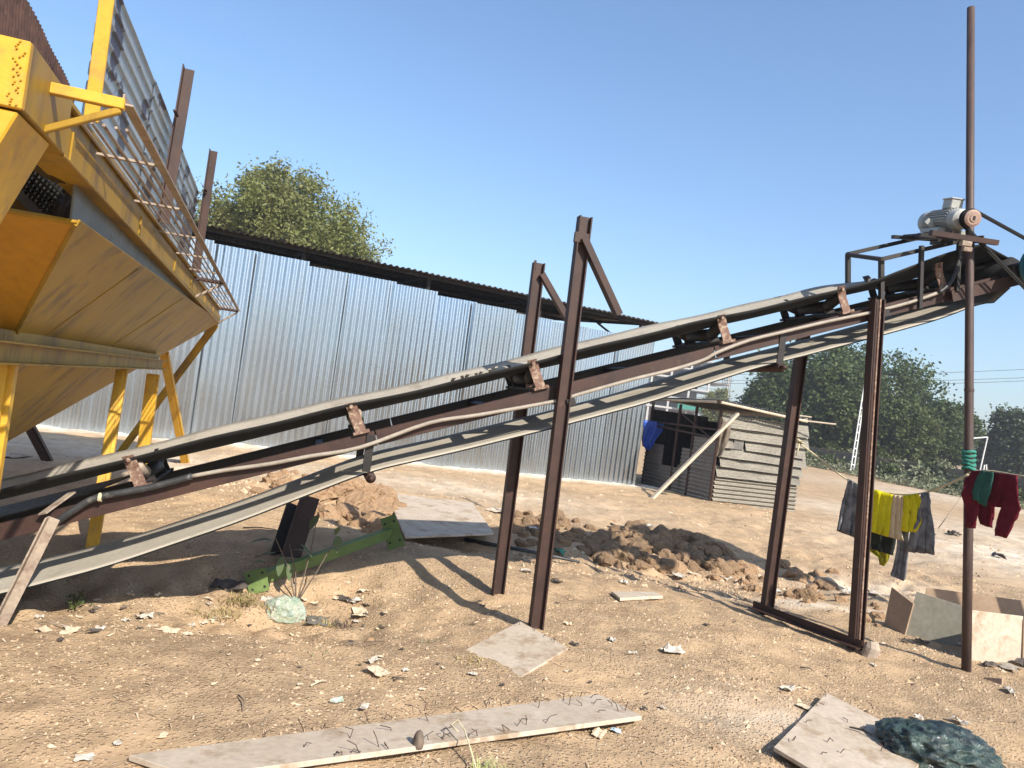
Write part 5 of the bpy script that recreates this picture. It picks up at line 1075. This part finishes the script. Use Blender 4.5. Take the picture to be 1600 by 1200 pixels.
for k, (u, v, d, s) in enumerate(((1300, 716, 52, 40), (1330, 722, 50, 36), (1380, 730, 46, 44), (1410, 736, 43, 34), (1450, 742, 41, 40), (1475, 746, 40, 44), (1500, 750, 38, 30), (1545, 760, 36, 44), (1575, 765, 35, 40))):
    g = D(u, v, d); r = s * d / 1200 / 2
    tree('roadside_bush', 'grey green twiggy bush standing tall in the weeds before the compound wall', (g.x, d, -.1), .03, .5, [(0, 0, r * .9, r * .9, r * .8, r)], 26, 36, r * .22, .2, M['leaf_grey' if k % 2 else 'leaf_mid'], 160 + k, 'bushes before the compound wall', (0, 0, .5), 'bush', .45, .8)
# lattice pole
a, b = D(1331, 735, 44), D(1352, 600, 44); a.z -= .6
lp = thing('lattice_pole', 'leaning white latticed power pole left of the front right post', 'utility pole', a)
s_ = V((.085, .012, 0))
for sg in (-1, 1): MB().bar(a + s_ * sg * 1.25, b + s_ * sg * .6, .06, .06).build('pole_leg', M['white'], lp)
for k in range(13): p, q = a.lerp(b, k / 12.), a.lerp(b, k / 12. + .02); r_ = 1.25 - .65 * k / 12; MB().bar(p - s_ * r_, p + s_ * r_, .05, .07).build('pole_rung', M['white'], lp)
gp = thing('white_frame_post', 'thin white bent post frame just right of the tall pole', 'frame', D(1533, 737, 30))
a, b, c, d_ = D(1529, 745, 30), D(1543, 683, 30), D(1519, 685, 30), D(1516, 742, 30)
for p, q in ((a, b), (b, c), (c, d_)): MB().cyl(p, q, .026, 8).build('tube', M['white'], gp)
mb = MB(); mb.tube([D(1536, 742, 30), D(1538, 727, 30), D(1541, 726, 30), D(1542, 740, 30)], .026, 8); mb.build('tube', M['white'], gp)
# unfinished building far away
bd = 190.; bg = thing('unfinished_building', 'unfinished concrete framed building with bare floors far behind the hut', 'building', (40, bd, 0))
xr = D(1141, 600, bd).x; xl = xr - 34
levels = [1.55 + (670 - y) * bd / 1200 for y in (652, 634, 617, 601, 585, 570)]
levels = [D(1140, v, bd).z for v in (650, 633, 617, 601, 585, 570)]
for i, z in enumerate(levels):
    x1 = xr - (0, 0, 0, 0, 0, 3)[i]; MB().box(((xl + x1) / 2, bd + 7, z), (x1 - xl, 14, .45)).build('floor_slab', M['concrete'], bg)
for z0_, z1_, x1 in zip([0] + levels[:-1], levels, (xr,) * 6):
    for k in range(8): MB().box((xl + .4 + (x1 - xl - .8) * k / 7, bd + .4, (z0_ + z1_) / 2), (.5, .5, z1_ - z0_ - .3)).build('column', M['concrete'], bg)
    MB().box(((xl + x1) / 2 - 2, bd + 8, (z0_ + z1_) / 2), (x1 - xl - 8, .3, z1_ - z0_ - .5)).build('infill_wall', M['mud_wall'], bg)
mb = MB()
for k in range(6): mb.bar(V((xr - .2 - k * .4, bd - 1, 0)), V((xr - .2 - k * .4, bd - 1, levels[-1] + 1.5)), .09, .09, V((0, 1, 0)))
for z in levels: mb.bar(V((xr - 12, bd - 1, z + .8)), V((xr + .5, bd - 1, z + .8)), .08, .08)
mb.build('scaffold', M['steel'], bg)
MB().box((xr - 9, bd - 1.4, levels[0] + 1.2), (7, .15, 2.2)).build('green_netting', M['teal_cloth'], bg)
# overhead wires
for k, (y0, y1) in enumerate(((584, 572), (593, 586), (598, 591))):
    a, b = D(1100, y0, 95), D(1720, y1 - 1, 80); pts_ = [a.lerp(b, t) + V((0, 0, -.5 * math.sin(math.pi * t))) for t in np.linspace(0, 1, 14)]
    o = MB().tube(pts_, .028, 5).build('overhead_wire', M['wire'], None); setp(o, ('uppermost', 'middle', 'lowest')[k] + ' of the three overhead wires crossing the sky at the right', 'wire', 'overhead wires')
sc.render.film_transparent = False
